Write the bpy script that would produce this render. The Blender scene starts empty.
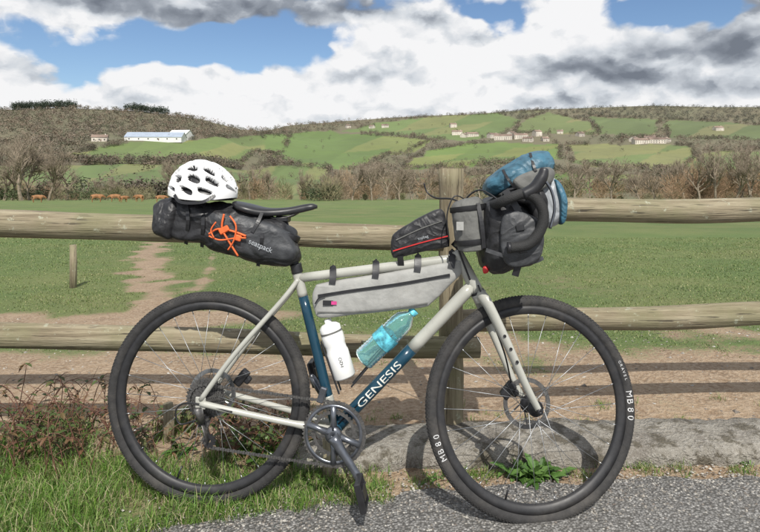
import bpy, bmesh, math, random
import numpy as np
from mathutils import Vector, Matrix, noise
random.seed(7); rng=np.random.default_rng(7)
S=bpy.context.scene
S.view_settings.view_transform='Standard'; S.view_settings.look='None'; S.view_settings.exposure=0
CH=1.12; F=560.0; HR=165.0
# ------------------------------------------------ camera
cd=bpy.data.cameras.new('camera'); cam=bpy.data.objects.new('camera',cd); S.collection.objects.link(cam)
cam.location=(0,0,CH); cam.rotation_euler=(math.radians(90),0,0)
cd.sensor_width=36; cd.lens=F/760*36; cd.shift_y=-(266-HR)/760; cd.clip_start=.05; cd.clip_end=12000
S.camera=cam
# ------------------------------------------------ materials
def NT(m):
    m.use_nodes=True; nt=m.node_tree; nt.nodes.clear(); return nt
class G:
    def __init__(s,nt): s.nt=nt
    def n(s,t,**k):
        x=s.nt.nodes.new(t)
        for a,b in k.items(): setattr(x,a,b)
        return x
    def put(s,sock,v):
        if isinstance(v,bpy.types.NodeSocket): s.nt.links.new(v,sock)
        else: sock.default_value=v
    def m(s,op,a,b=None,c=None,clamp=False):
        x=s.n('ShaderNodeMath',operation=op,use_clamp=clamp); s.put(x.inputs[0],a)
        if b is not None: s.put(x.inputs[1],b)
        if c is not None: s.put(x.inputs[2],c)
        return x.outputs[0]
    def noise(s,vec,scale,detail=5,rough=.55,dist=0):
        x=s.n('ShaderNodeTexNoise'); 
        if vec is not None: s.put(x.inputs['Vector'],vec)
        x.inputs['Scale'].default_value=scale; x.inputs['Detail'].default_value=detail
        x.inputs['Roughness'].default_value=rough; x.inputs['Distortion'].default_value=dist
        return x
    def ramp(s,fac,stops,interp='LINEAR'):
        x=s.n('ShaderNodeValToRGB'); s.put(x.inputs[0],fac); cr=x.color_ramp; cr.interpolation=interp
        while len(cr.elements)<len(stops): cr.elements.new(.5)
        for e,(p,c) in zip(cr.elements,stops):
            e.position=p; e.color=(*c,1) if len(c)==3 else c
        return x.outputs[0]
    def mix(s,fac,a,b,mode='MIX'):
        x=s.n('ShaderNodeMix',data_type='RGBA',blend_type=mode)
        s.put(x.inputs[0],fac); 
        for i,v in ((6,a),(7,b)):
            if isinstance(v,bpy.types.NodeSocket): s.nt.links.new(v,x.inputs[i])
            else: x.inputs[i].default_value=(*v,1)
        return x.outputs[2]
    def sstep(s,v,a,b):
        x=s.n('ShaderNodeMapRange',interpolation_type='SMOOTHSTEP'); s.put(x.inputs[0],v)
        x.inputs[1].default_value=a; x.inputs[2].default_value=b; return x.outputs[0]
    def pos(s,scale=(1,1,1)):
        g=s.n('ShaderNodeNewGeometry'); mp=s.n('ShaderNodeMapping'); mp.inputs['Scale'].default_value=scale
        s.nt.links.new(g.outputs['Position'],mp.inputs[0]); return mp.outputs[0]
    def bump(s,h,strength=.5,dist=.01,nrm=None):
        x=s.n('ShaderNodeBump'); s.put(x.inputs['Height'],h); x.inputs['Strength'].default_value=strength
        x.inputs['Distance'].default_value=dist
        if nrm is not None: s.nt.links.new(nrm,x.inputs['Normal'])
        return x.outputs[0]
    def out(s,col,rough=.8,normal=None,metal=0,**kw):
        b=s.n('ShaderNodeBsdfPrincipled'); o=s.n('ShaderNodeOutputMaterial')
        if isinstance(col,bpy.types.NodeSocket): s.nt.links.new(col,b.inputs['Base Color'])
        else: b.inputs['Base Color'].default_value=(*col,1)
        s.put(b.inputs['Roughness'],rough); b.inputs['Metallic'].default_value=metal
        if normal is not None: s.nt.links.new(normal,b.inputs['Normal'])
        for k,v in kw.items(): b.inputs[k].default_value=v
        s.nt.links.new(b.outputs[0],o.inputs[0]); return b
def mat(name,col,rough=.6,metal=0,sc=30,var=.25,bs=.15,bd=.003,stretch=(1,1,1),fold=0,dust=0,**kw):
    m=bpy.data.materials.new(name); g=G(NT(m)); p=g.pos(stretch)
    a=g.noise(p,sc,4); 
    lo=tuple(c*(1-var) for c in col); hi=tuple(min(1,c*(1+var)) for c in col)
    c=g.ramp(a.outputs[0],[(.3,lo),(.7,hi)])
    if dust:
        dn=g.noise(p,9,4,.7); c=g.mix(g.m('MULTIPLY',g.sstep(dn.outputs[0],.45,.75),dust),c,(.28,.25,.21))
    nr=None
    if bs>.05: nr=g.bump(g.noise(p,sc*4,2).outputs[0],bs,bd)
    r=g.m('MULTIPLY_ADD',a.outputs[0],.25,rough-.12)
    if fold:
        fn_=g.noise(p,9,2,.5,1.4); rd_=g.m('ABSOLUTE',g.m('SUBTRACT',fn_.outputs[0],.5)); nr=g.bump(g.m('MULTIPLY',rd_,-2),fold,.03,nr)
    g.out(c,r,nr,metal,**kw); return m
M_={}
M_['tyre']=mat('tyre_rubber',(.030,.029,.029),.85,sc=60,var=.3,bs=.4,dust=.14)
M_['rim']=mat('rim_black',(.02,.02,.022),.5,sc=40,bs=.02,dust=.08)
M_['black']=mat('black_parts',(.016,.016,.018),.4,sc=40,bs=.03)
M_['tape']=mat('bar_tape',(.018,.018,.018),.75,sc=90,bs=.5,bd=.004)
M_['steel']=mat('steel',(.42,.43,.44),.38,1,sc=60,bs=.02)
M_['spoke']=mat('spoke_steel',(.36,.37,.38),.42,.85,sc=60,bs=0)
M_['gear']=mat('dirty_steel',(.15,.145,.14),.45,.75,sc=90,bs=.1)
M_['crank']=mat('crank_grey',(.15,.16,.18),.30,.75,sc=30,bs=.02)
M_['paint']=mat('stone_paint',(.385,.385,.345),.27,0,sc=14,var=.06,bs=.02,dust=.10)
M_['teal']=mat('teal_paint',(.010,.045,.075),.22,0,sc=14,var=.15,bs=.02)
M_['letter']=mat('lettering_paint',(.62,.62,.57),.5,sc=20,var=.05,bs=0)
M_['tlet']=mat('tyre_print',(.55,.55,.55),.7,sc=90,var=.3,bs=.2)
M_['nylon']=mat('black_nylon',(.016,.016,.018),.5,sc=35,var=.35,bs=.3,bd=.003,fold=.35,dust=.03)
M_['dgrey']=mat('dark_grey_fabric',(.040,.042,.046),.52,sc=35,var=.3,bs=.3,bd=.003,fold=.32,dust=.03)
M_['grey']=mat('grey_fabric',(.31,.31,.295),.8,sc=28,var=.12,bs=.3,bd=.003,fold=.10,dust=.12)
M_['mgrey']=mat('mid_grey_fabric',(.13,.13,.122),.8,sc=28,var=.2,bs=.3,bd=.003,fold=.2)
M_['blue']=mat('blue_fabric',(.035,.115,.17),.5,sc=30,var=.3,bs=.3,bd=.004,fold=.45,dust=.10)
M_['silver']=mat('reflective_grey',(.33,.35,.37),.45,sc=30,var=.2,bs=.2,fold=.35)
M_['orange']=mat('orange_strap',(.70,.13,.03),.6,sc=50,var=.15,bs=.2)
M_['red']=mat('red_trim',(.5,.02,.02),.5,sc=50,var=.15,bs=.1)
M_['pink']=mat('pink_label',(.55,.05,.22),.5,sc=50,var=.15,bs=.1)
M_['white']=mat('white_shell',(.80,.80,.80),.28,sc=10,var=.03,bs=0)
M_['wplastic']=mat('white_bottle',(.78,.78,.76),.35,sc=10,var=.05,bs=.02)
M_['pet']=mat('blue_pet',(.42,.86,.90),.05,sc=10,var=.05,bs=.4,bd=.008,**{'Transmission Weight':.85,'IOR':1.25})
M_['label']=mat('bottle_label',(.10,.42,.52),.4,sc=45,var=.8,bs=.02)
# ------------------------------------------------ mesh helpers
def root(name,loc=(0,0,0)):
    e=bpy.data.objects.new(name,None); S.collection.objects.link(e); e.location=loc; e.empty_display_size=.2; return e
def par(o,r):
    if r is not None:
        o.parent=r; o.matrix_parent_inverse=Matrix.Translation(-Vector(r.location))
def mk(name,V,Fc,m,r=None,smooth=True):
    me=bpy.data.meshes.new(name); me.from_pydata([tuple(v) for v in V],[],Fc)
    if m is not None: me.materials.append(m)
    if smooth: me.polygons.foreach_set('use_smooth',[True]*len(me.polygons))
    me.update(); o=bpy.data.objects.new(name,me); S.collection.objects.link(o); par(o,r); return o
def catmull(pts,n=8,closed=False):
    pts=[Vector(p) for p in pts]; out=[]; N=len(pts)
    rngi=range(N) if closed else range(N-1)
    for i in rngi:
        if closed: a,b,c,d=pts[i-1],pts[i],pts[(i+1)%N],pts[(i+2)%N]
        else: a,b,c,d=pts[max(i-1,0)],pts[i],pts[i+1],pts[min(i+2,N-1)]
        for k in range(n):
            t=k/n; out.append(.5*((2*b)+(c-a)*t+(2*a-5*b+4*c-d)*t*t+(3*b-a-3*c+d)*t**3))
    if not closed: out.append(pts[-1])
    return out
def sweep_data(pts,rad,seg=10,flat=None,closed=False):
    pts=[Vector(p) for p in pts]; N=len(pts)
    if not hasattr(rad,'__len__'): rad=[rad]*N
    V=[];Fc=[]; nrm=None
    for i,p in enumerate(pts):
        if closed: t=(pts[(i+1)%N]-pts[i-1]).normalized()
        else: t=(pts[min(i+1,N-1)]-pts[max(i-1,0)]).normalized()
        if nrm is None:
            nrm=t.cross(Vector((0,0,1))); 
            if nrm.length<.1: nrm=t.cross(Vector((0,1,0)))
            nrm.normalize()
        nrm=(nrm-t*nrm.dot(t)).normalized(); b=t.cross(nrm)
        fa,fb=(1,1) if flat is None else flat
        for k in range(seg):
            a=2*math.pi*k/seg; V.append(p+nrm*math.cos(a)*rad[i]*fa+b*math.sin(a)*rad[i]*fb)
    L=N if closed else N-1
    for i in range(L):
        j=(i+1)%N
        for k in range(seg):
            k2=(k+1)%seg; Fc.append((i*seg+k,i*seg+k2,j*seg+k2,j*seg+k))
    if not closed:
        Fc.append(tuple(range(seg))[::-1]); Fc.append(tuple((N-1)*seg+k for k in range(seg)))
    return V,Fc
def sweep(name,pts,rad,m,r=None,seg=10,flat=None,closed=False):
    V,Fc=sweep_data(pts,rad,seg,flat,closed); return mk(name,V,Fc,m,r)
class Acc:
    def __init__(s): s.V=[]; s.F=[]
    def add(s,V,Fc):
        o=len(s.V); s.V+=[tuple(v) for v in V]; s.F+=[tuple(i+o for i in f) for f in Fc]
    def box(s,Mx,sx,sy,sz):
        V=[Mx@Vector((x*sx/2,y*sy/2,z*sz/2)) for x in(-1,1) for y in(-1,1) for z in(-1,1)]
        s.add(V,[(0,1,3,2),(4,6,7,5),(0,4,5,1),(2,3,7,6),(0,2,6,4),(1,5,7,3)])
    def mk(s,name,m,r=None,smooth=False): return mk(name,s.V,s.F,m,r,smooth)
def lathe(prof,Mx,seg=64,closed=True):
    V=[];Fc=[];n=len(prof)
    for i in range(seg):
        a=2*math.pi*i/seg
        for (r,w) in prof: V.append(Mx@Vector((r*math.cos(a),r*math.sin(a),w)))
    for i in range(seg):
        j=(i+1)%seg
        for k in range(n if closed else n-1):
            k2=(k+1)%n; Fc.append((i*n+k,i*n+k2,j*n+k2,j*n+k))
    return V,Fc
def gear(Mx,rin,rout,w,th,teeth):
    V=[];Fc=[];seg=teeth*4
    for i in range(seg):
        a=2*math.pi*i/seg; ro=rout+(.003 if i%4 in(0,1) else -.002)
        for (r,ww) in ((rin,w-th/2),(ro,w-th/2),(ro,w+th/2),(rin,w+th/2)):
            V.append(Mx@Vector((r*math.cos(a),r*math.sin(a),ww)))
    for i in range(seg):
        j=(i+1)%seg
        for k in range(4):
            k2=(k+1)%4; Fc.append((i*4+k,i*4+k2,j*4+k2,j*4+k))
    return V,Fc
# ------------------------------------------------ bike plane (leaning 4 deg on the fence)
Rc=Vector((-.575,1.855,0)); Fcp=Vector((.475,1.775,.0))
U=(Fcp-Rc).normalized(); N0=Vector((U.y,-U.x,0)); 
if N0.y>0: N0=-N0
L=math.radians(4)
Vv=Vector((0,0,1))*math.cos(L)-N0*math.sin(L); Nn=N0*math.cos(L)+Vector((0,0,1))*math.sin(L)
Cv=Vector((0,0,CH))
def P(px,py,w=0.0):
    d=Vector(((px-380)/F,1,(HR-py)/F)); t=((Rc+Nn*w-Cv).dot(Nn))/d.dot(Nn); return Cv+d*t
def MX(c,x=U,y=Vv,z=Nn): 
    return Matrix(((x.x,y.x,z.x,c.x),(x.y,y.y,z.y,c.y),(x.z,y.z,z.z,c.z),(0,0,0,1)))
def MZ(a,b):
    z=(b-a).normalized(); x=Nn.cross(z).normalized(); y=z.cross(x); return MX(a,x,y,z)
rh=P(208,396.5); fh=P(531.5,406)
bike=root('bicycle',(rh+fh)/2*1.0)
A0=P(457,253);B0=P(477,291)
def steer():
    ax=(B0-A0).normalized()
    for s in (1,-1):
        R=Matrix.Translation(A0)@Matrix.Rotation(s*math.radians(13),4,ax)@Matrix.Translation(-A0)
        if (R@(fh+U*.35)).y>(fh+U*.35).y: return R
ST=steer()
def text_mesh(s,size):
    c=bpy.data.curves.new('t','FONT'); c.body=s; c.size=size; o=bpy.data.objects.new('t',c); S.collection.objects.link(o)
    bpy.context.view_layer.update()
    me=bpy.data.meshes.new_from_object(o.evaluated_get(bpy.context.evaluated_depsgraph_get()))
    bpy.data.objects.remove(o); bm=bmesh.new(); bm.from_mesh(me)
    ys=[v.co.y for v in bm.verts]; 
    if ys:
        for k in range(1,8):
            y=min(ys)+(max(ys)-min(ys))*k/8
            bmesh.ops.bisect_plane(bm,geom=bm.verts[:]+bm.edges[:]+bm.faces[:],plane_co=(0,y,0),plane_no=(0,1,0))
    V=[v.co.copy() for v in bm.verts]; bm.verts.index_update(); Fc=[tuple(v.index for v in f.verts) for f in bm.faces]; bm.free()
    return V,Fc
TR=.0185; TC=.347-TR
def wheel(tag,Mx,rear):
    tp=[]
    for k in range(20):
        a=2*math.pi*k/20; tp.append((TC+TR*math.cos(a),TR*math.sin(a)))
    mk('tyre_'+tag,*lathe(tp,Mx,128),M_['tyre'],bike)
    ac=Acc()
    for i in range(190):
        for sg in (-1,1):
            for (al,off,sz,tl) in ((55,0,.005,.003),(34,.5,.005,.003),(12,0,.005,.003)):
                a=2*math.pi*(i+off+(.25 if sg>0 else 0))/190; A=math.radians(al)
                m=Mx@Matrix.Rotation(a,4,'Z')@Matrix.Translation((TC+TR*math.cos(A),0,sg*TR*math.sin(A)))@Matrix.Rotation(-sg*A,4,'Y'); ac.box(m,.0025,sz,tl)
    ac.mk('tyre_knobs_'+tag,M_['tyre'],bike)
    rp=[(.315,-.0125),(.315,.0125),(.303,.013),(.291,.009),(.287,.004),(.287,-.004),(.291,-.009),(.303,-.013)]
    mk('rim_'+tag,*lathe(rp,Mx,128),M_['rim'],bike)
    hp=[(.009,-.055),(.012,-.052),(.012,-.036),(.027,-.034),(.027,-.030),(.016,-.024),(.013,0),(.016,.022),(.025,.028),(.025,.032),(.013,.036),(.012,.052),(.009,.055)]
    mk('hub_'+tag,*lathe(hp,Mx,32),M_['black'],bike)
    ac=Acc(); an=Acc()
    for i in range(28):
        side=1 if i%2 else -1; cr=1 if (i//2)%2 else -1
        ar=2*math.pi*i/28; ah=ar+cr*math.radians(62)
        p=Mx@Vector((.026*math.cos(ah),.026*math.sin(ah),side*.031)); q=Mx@Vector((.290*math.cos(ar),.290*math.sin(ar),side*.003))
        ac.add(*sweep_data([p,q],.00095,6)); an.add(*sweep_data([q,q.lerp(p,.05)],.0016,6))
    ac.mk('spokes_'+tag,M_['spoke'],bike,True); an.mk('nipples_'+tag,M_['steel'],bike,True)
    pv=math.radians(250); p0=Mx@Vector((.288*math.cos(pv),.288*math.sin(pv),0)); p1=Mx@Vector((.245*math.cos(pv),.245*math.sin(pv),0)); sweep('valve_'+tag,[p0,p1],.003,M_['black'],bike,8)
    ac=Acc(); ac.add(*lathe([(.066,-.043),(.08,-.043),(.08,-.041),(.066,-.041)],Mx,64))
    for i in range(6):
        a=i*math.pi/3; p=Mx@Vector((.02*math.cos(a),.02*math.sin(a),-.042)); q=Mx@Vector((.07*math.cos(a+.5),.07*math.sin(a+.5),-.042))
        ac.add(*sweep_data([p,q],.003,4))
    ac.mk('brake_rotor_'+tag,M_['gear'] if not rear else M_['steel'],bike)
Mr=MX(rh); wheel('rear',Mr,True)
Mf=ST@MX(fh); wheel('front',Mf,False)
ac=Acc()
for base,txt,sz in ((24,'GRAVEL',.013),(6,'MB80',.029),(205,'MB80',.026)):
    ang=math.radians(base)
    for ch in txt:
        V,Fc=text_mesh(ch,sz)
        if V:
            cx=sum(v.x for v in V)/len(V); Vn=[]
            for v in V:
                yy=v.y-sz*.36; w=math.sqrt(max(0,TR**2-(yy)**2))+.0012
                a=ang-(v.x-cx)/TC; r=TC-.001+yy
                Vn.append(Mf@Vector((r*math.cos(a),r*math.sin(a),w)))
            ac.add(Vn,Fc)
        ang-=sz*2.6
ac.mk('tyre_lettering',M_['tlet'],bike)
def tube(name,a,b,r0,r1,m,seg=16): 
    a=Vector(a);b=Vector(b); n=8
    return sweep(name,[a.lerp(b,i/n) for i in range(n+1)],[r0+(r1-r0)*i/n for i in range(n+1)],m,bike,seg)
bb=P(336,428)
stt=P(296,268); 
tube('seat_tube_lower',bb,bb.lerp(stt,.82),.0165,.0165,M_['teal'])
tube('seat_tube_upper',bb.lerp(stt,.82),stt,.0166,.0166,M_['paint'])
tube('seat_tube_band',bb.lerp(stt,.12),bb.lerp(stt,.2),.017,.017,M_['paint'])
tube('top_tube',P(299,278),P(463,258),.0155,.0165,M_['paint'])
dt1=P(472,286); dsp=bb.lerp(dt1,.56)
tube('down_tube_lower',bb,dsp,.0205,.0205,M_['teal'],24)
tube('down_tube_upper',dsp,dt1,.0206,.0206,M_['paint'],24)
hd=(B0-A0).normalized()
tube('head_tube',A0-hd*.01,B0,.020,.022,M_['paint'],20)
tube('headset_lower',B0,B0+hd*.01,.023,.024,M_['black'],20)
mk('bottom_bracket',*lathe([(0.001,-.036),(.0215,-.036),(.0215,.036),(.001,.036)],MX(bb),24),M_['teal'],bike)
for sg,t in((1,'right'),(-1,'left')):
    d=rh+Nn*.064*sg
    sweep('seat_stay_'+t,catmull([P(299,279)+Nn*.012*sg,P(285,298)+Nn*.03*sg,P(240,350)+Nn*.055*sg,d+Vv*.01],6),.0085,M_['paint'],bike)
    sweep('chain_stay_'+t,catmull([bb+Nn*.02*sg,bb.lerp(rh,.3)+Nn*.045*sg,bb.lerp(rh,.7)+Nn*.06*sg,d],6),[.012]*6+[.010]*13,M_['paint'],bike)
    ac=Acc(); ac.box(MX(d),.035,.04,.006); o=ac.mk('dropout_'+t,M_['paint'],bike); bv=o.modifiers.new('b','BEVEL'); bv.width=.003
    cr=B0+hd*.012
    fe=Mf@Vector((0,0,.058*sg)); side=(ST.to_3x3()@Nn)
    sh=cr+side*.045*sg+hd*.03
    sweep('fork_blade_'+t,catmull([cr+side*.012*sg,sh,sh.lerp(fe,.35)+side*.006*sg,sh.lerp(fe,.75)+side*.003*sg-U*.004,fe],8),[.017+.002*math.sin(i/8) for i in range(8)]+[.0175-.0075*i/24 for i in range(25)],M_['paint'],bike,14,flat=(.85,1.15))
    ac=Acc()
    for f in (.3,.42,.54):
        c=sh.lerp(fe,f)+side*.018*sg; ac.add(*lathe([(.0005,0),(.005,0),(.005,.006),(.0005,.006)],MX(c),10))
    ac.mk('fork_bosses_'+t,M_['black'],bike)
    mk('axle_cap_'+t,*lathe([(.0005,0),(.011,0),(.009,.008),(.0005,.008)],Mf@Matrix.Translation((0,0,.062 if sg>0 else -.07)),16),M_['black'],bike)
tube('fork_crown',B0+hd*.008,B0+hd*.035,.026,.024,M_['paint'],20)
for nm,c in (('brake_caliper_front',ST@(P(512,392)-Nn*.045)),('brake_caliper_rear',P(237,382)-Nn*.05)):
    ac=Acc(); ac.box(MX(c)@Matrix.Rotation(.9,4,'Z'),.055,.03,.034); ac.box(MX(c+U*.012)@Matrix.Rotation(.9,4,'Z'),.025,.045,.022)
    o=ac.mk(nm,M_['black'],bike); bv=o.modifiers.new('b','BEVEL'); bv.width=.006; bv.segments=3
sweep('brake_hose_front',catmull([P(478,285,.03),P(492,320,.035),P(505,355,.01),P(512,388,-.03)],8),.0028,M_['black'],bike,6)
sweep('down_tube_hose',[bb+Nn*.02+Vv*.02+U*.01,P(468,296,.012)],.0025,M_['black'],bike,6)
V,Fc=text_mesh('GENESIS',.034)
td=(dt1-bb).normalized(); tn=Nn; ty=tn.cross(td)
w0=max(v.x for v in V); ln=.195; st=bb+td*.108
Vn=[]
for v in V:
    y=v.y-.012; a=y/.0213; Vn.append(st+td*(v.x*ln/w0)+ty*(.0213*math.sin(a))+tn*(.0213*math.cos(a)))
mk('frame_lettering',Vn,Fc,M_['letter'],bike,False)
tube('seatpost',stt,P(284,222),.0137,.0137,M_['black'])
tube('seat_collar',P(297.5,273),P(295.5,264),.0195,.0195,M_['black'])
prof=[(237,201,.052,4),(243,202,.070,7),(252,204,.074,8),(264,207,.060,8),(276,208,.043,7),(290,207,.030,7),(303,204.5,.023,7),(312,203.5,.019,6),(317,205,.010,3)]
cs=catmull([Vector((a,b,c*1000)) for a,b,c,d in prof],5); ds=np.interp([c.x for c in cs],[p[0] for p in prof],[p[3] for p in prof])
V=[];Fc=[];K=15
for c,dd in zip(cs,ds):
    o=P(c.x,c.y)
    for k in range(K):
        a=math.pi*k/(K-1); V.append(o+Nn*(c.z/1000)*math.cos(a)+Vv*(dd/305)*(abs(math.sin(a))**.5-1))
    for k in range(1,K-1):
        a=math.pi*k/(K-1); V.append(o-Nn*(c.z/1000)*.85*math.cos(a)-Vv*(dd/305)*1.15)
KK=2*K-2
for i in range(len(cs)-1):
    for k in range(KK): k2=(k+1)%KK; Fc.append((i*KK+k,i*KK+k2,(i+1)*KK+k2,(i+1)*KK+k))
Fc.append(tuple(range(KK))); Fc.append(tuple((len(cs)-1)*KK+k for k in range(KK)))
mk('saddle',V,Fc,M_['black'],bike)
for sg in(1,-1): sweep('saddle_rail_'+('r' if sg>0 else 'l'),catmull([P(246,210)+Nn*.03*sg,P(262,217)+Nn*.022*sg,P(288,217)+Nn*.022*sg,P(306,207)+Nn*.01*sg],6),.0033,M_['gear'],bike,8)
ac=Acc(); ac.box(MX(P(283,219)),.045,.022,.05); o=ac.mk('seat_clamp',M_['black'],bike); o.modifiers.new('b','BEVEL').width=.005
Mc=MX(bb)
ac=Acc(); ac.add(*gear(Mc,.085,.099,.050,.003,50)); ac.add(*gear(Mc,.06,.071,.042,.003,34))
ac.mk('chainrings',M_['gear'],bike)
ac=Acc(); ac.add(*lathe([(.001,.045),(.026,.045),(.026,.062),(.001,.066)],Mc,32)); ac.add(*lathe([(.083,.0515),(.093,.0515),(.093,.054),(.083,.054)],Mc,64))
c1=P(364,484,.07)
ca=math.atan2((c1-bb).dot(Vv),(c1-bb).dot(U))
for da in (35,-35,145,-145):
    a=ca+math.radians(da); p=Mc@Vector((.015*math.cos(a),.015*math.sin(a),.052)); q=Mc@Vector((.088*math.cos(a),.088*math.sin(a),.052))
    ac.add(*sweep_data([p,p.lerp(q,.5),q],[.013,.009,.011],8))
ac.mk('crank_spider',M_['crank'],bike,True)
def crank(nm,w,sgn):
    a=bb+Nn*w; b=bb+(U*math.cos(ca)+Vv*math.sin(ca))*.17*sgn+Nn*(w+.012*(1 if w>0 else -1))
    sweep(nm,[a.lerp(b,i/8) for i in range(9)],[.019,.017,.015,.0135,.013,.0125,.0125,.013,.011],M_['crank'],bike,14)
    ow=1 if w>0 else -1
    ax=b+Nn*ow*.05
    sweep(nm+'_pedal_axle',[b,ax+Nn*ow*.03],.006,M_['steel'],bike,8)
    ac=Acc(); Mp=MX(ax)@Matrix.Rotation(math.radians(-75),4,'Z')
    for y,z,sx,sy,sz in ((0,.036,.085,.02,.006),(0,-.036,.085,.02,.006)): ac.box(Mp@Matrix.Translation((0,y,z)),sx,sy,sz)
    for x in(-.04,.04): ac.box(Mp@Matrix.Translation((x,0,0)),.006,.018,.07)
    ac.box(Mp,.035,.022,.05)
    o=ac.mk(nm+'_pedal',M_['black'],bike); o.modifiers.new('b','BEVEL').width=.002
crank('crank_arm_right',.068,1); crank('crank_arm_left',-.068,-1)
ac=Acc()
for i,(r) in enumerate((.066,.058,.051,.045,.040,.035,.030,.026,.023)): ac.add(*gear(Mr,r*.55,r,.018+i*.0042,.0018,max(11,int(r*500))))
ac.mk('cassette',M_['gear'],bike)
j1=P(203,421,.045); j2=P(209,441,.045)
ac=Acc()
for j in(j1,j2): ac.add(*gear(MX(j),.006,.021,0,.004,11))
ac.mk('jockey_wheels',M_['black'],bike)
ac=Acc()
for w in(-.006,.006): ac.add(*sweep_data([j1+Nn*w,j2+Nn*w],.011,8,flat=(1,.2)) )
ac.add(*sweep_data([rh+Nn*.062-Vv*.02,P(198,408,.07),j1+Nn*.012],[.012,.015,.011],10))
ac.mk('rear_derailleur',M_['gear'],bike,True)
sweep('derailleur_cable',catmull([bb.lerp(rh,.75)+Nn*.07,P(190,403,.07),P(176,410,.07),P(180,424,.07),P(196,420,.07)],8),.003,M_['black'],bike,6)
ac=Acc(); fd=P(322,395,.045); ac.box(MX(fd)@Matrix.Rotation(-.3,4,'Z'),.022,.05,.016); o=ac.mk('front_derailleur',M_['crank'],bike); o.modifiers.new('b','BEVEL').width=.003
pth=[]
for k in range(13):
    a=math.radians(100-15*k-5); pth.append(Mc@Vector((.101*math.cos(a),.101*math.sin(a),.050)))
low=[j2+Vector((0,0,-.021)),j2-U*.021,j1.lerp(j2,.5)+U*.0,j1+U*.021,j1+Vv*.018,]
cas=[]
for k in range(9):
    a=math.radians(-110-20*k); cas.append(Mr@Vector((.050*math.cos(a),.050*math.sin(a),.036)))
full=pth+low+cas+[pth[0]]
ac=Acc(); acc=0; idx=0; step=.0085
for a,b in zip(full[:-1],full[1:]):
    l=(b-a).length; 
    while acc<l:
        c=a.lerp(b,acc/l); z=(b-a)/l; y=Nn.cross(z).normalized(); 
        ac.box(MX(c,z,y,z.cross(y)),.0075,.0085 if idx%2 else .0065,.006 if idx%2 else .0035); acc+=step; idx+=1
    acc-=l
ac.mk('chain',M_['gear'],bike)
bc=P(492,205)
sweep('stem',[P(455,248),P(462,240),P(478,220),bc],[.018,.017,.015,.016],M_['black'],bike,14)
for sg,t in((1,'right'),(-1,'left')):
    w=.205*sg
    def D(px,py,ww=w): 
        p=P(px,py,.0); return p+Nn*ww
    pts=catmull([bc,D(490,205,.1*sg),D(492,203,.18*sg),D(500,199),D(512,195),D(523,199),D(530,212),D(527,228),D(516,240),D(500,243)],8)
    sweep('drop_bar_'+t,pts,.0155,M_['tape'],bike,14)
    sweep('brake_hood_'+t,catmull([D(512,196),D(522,190),D(529,180),D(531,172)],5),[.018]*10+[.017,.016,.015,.014,.013,.010],M_['black'],bike,12)
    sweep('brake_lever_'+t,catmull([D(529,180),D(537,192),D(540,208),D(536,226)],6),.006,M_['crank'],bike,8,flat=(1.6,.7))
    sweep('bar_end_'+t,[D(501,243),D(498,243)],.0168,M_['black'],bike,12)
sweep('gear_cable',catmull([P(424,183,-.12),P(427,192,-.12),P(436,198,-.1),P(455,200,-.05),P(480,215,0)],8),.0032,M_['black'],bike,6)
sweep('brake_hose_loop',catmull([P(505,205,.15),P(480,190,.1),P(462,205,.06),P(455,235,.03),P(470,280,.03)],8),.003,M_['black'],bike,6)
for nm,a,b in (('bottle_cage_seat_tube',(340,392),(322,340)),('bottle_cage_down_tube',(352,385),(392,338))):
    a=P(*a);b=P(*b); ac=Acc()
    for w in(-.02,.02): ac.add(*sweep_data([a+Nn*w,b+Nn*w],.003,6))
    ac.mk(nm,M_['black'],bike)
# ------------------------------------------------ bags
def pillow(name,outline,T,m,r,wc=0,boxy=3.,rings=18,wr=.003,wref=None,N=9,nsc=16,smoothout=True):
    wref=wc+T if wref is None else wref
    q=[P(a,b,wref)-Nn*wref for a,b in outline]
    pts=catmull(q,N,True) if smoothout else q
    c=sum(pts,Vector())/len(pts); V=[];Fc=[];n=len(pts)
    def wob(v): return wr*noise.noise(v*nsc)+wr*.6*noise.noise(v*nsc*2.3)
    V.append(c+Nn*(wc-T)); 
    for j in range(1,rings):
        ph=-math.pi/2+math.pi*j/rings; e=2/boxy
        csn=max(0,math.cos(ph))**e; sn=math.copysign(abs(math.sin(ph))**e,ph)
        for p in pts:
            v=c+(p-c)*csn+Nn*(wc+T*sn); d=(v-c).normalized(); V.append(v+d*wob(v))
    V.append(c+Nn*(wc+T)); 
    for k in range(n): Fc.append((0,1+(k+1)%n,1+k))
    for j in range(rings-2):
        for k in range(n):
            k2=(k+1)%n; a=1+j*n; Fc.append((a+k,a+k2,a+n+k2,a+n+k))
    a=1+(rings-2)*n
    for k in range(n): Fc.append((a+k,a+(k+1)%n,len(V)-1))
    return mk(name,V,Fc,m,r)
def strap(name,pts,wid,m,r,th=.0015,n=6):
    pts=catmull(pts,n); V=[];Fc=[]
    for i,p in enumerate(pts):
        t=(pts[min(i+1,len(pts)-1)]-pts[max(i-1,0)]).normalized(); s=t.cross(Nn); 
        if s.length<.2: s=t.cross(U)
        s.normalize(); b=s.cross(t).normalized()
        for x,y in((-1,-1),(1,-1),(1,1),(-1,1)): V.append(p+s*wid/2*x+b*th*y)
    for i in range(len(pts)-1):
        for k in range(4): k2=(k+1)%4; Fc.append((i*4+k,i*4+k2,i*4+4+k2,i*4+4+k))
    return mk(name,V,Fc,m,r,False)
fb=root('frame_bag',P(385,290))
pillow('bag_body',[(313,288),(318,285),(350,279),(400,271),(440,264),(461,260),(464,264),(462,274),(448,288),(432,304),(424,308),(390,312),(350,316),(325,319),(316,318),(313,312),(311,298)],.030,M_['grey'],fb,boxy=5,wr=.0030,wref=.03)
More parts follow.
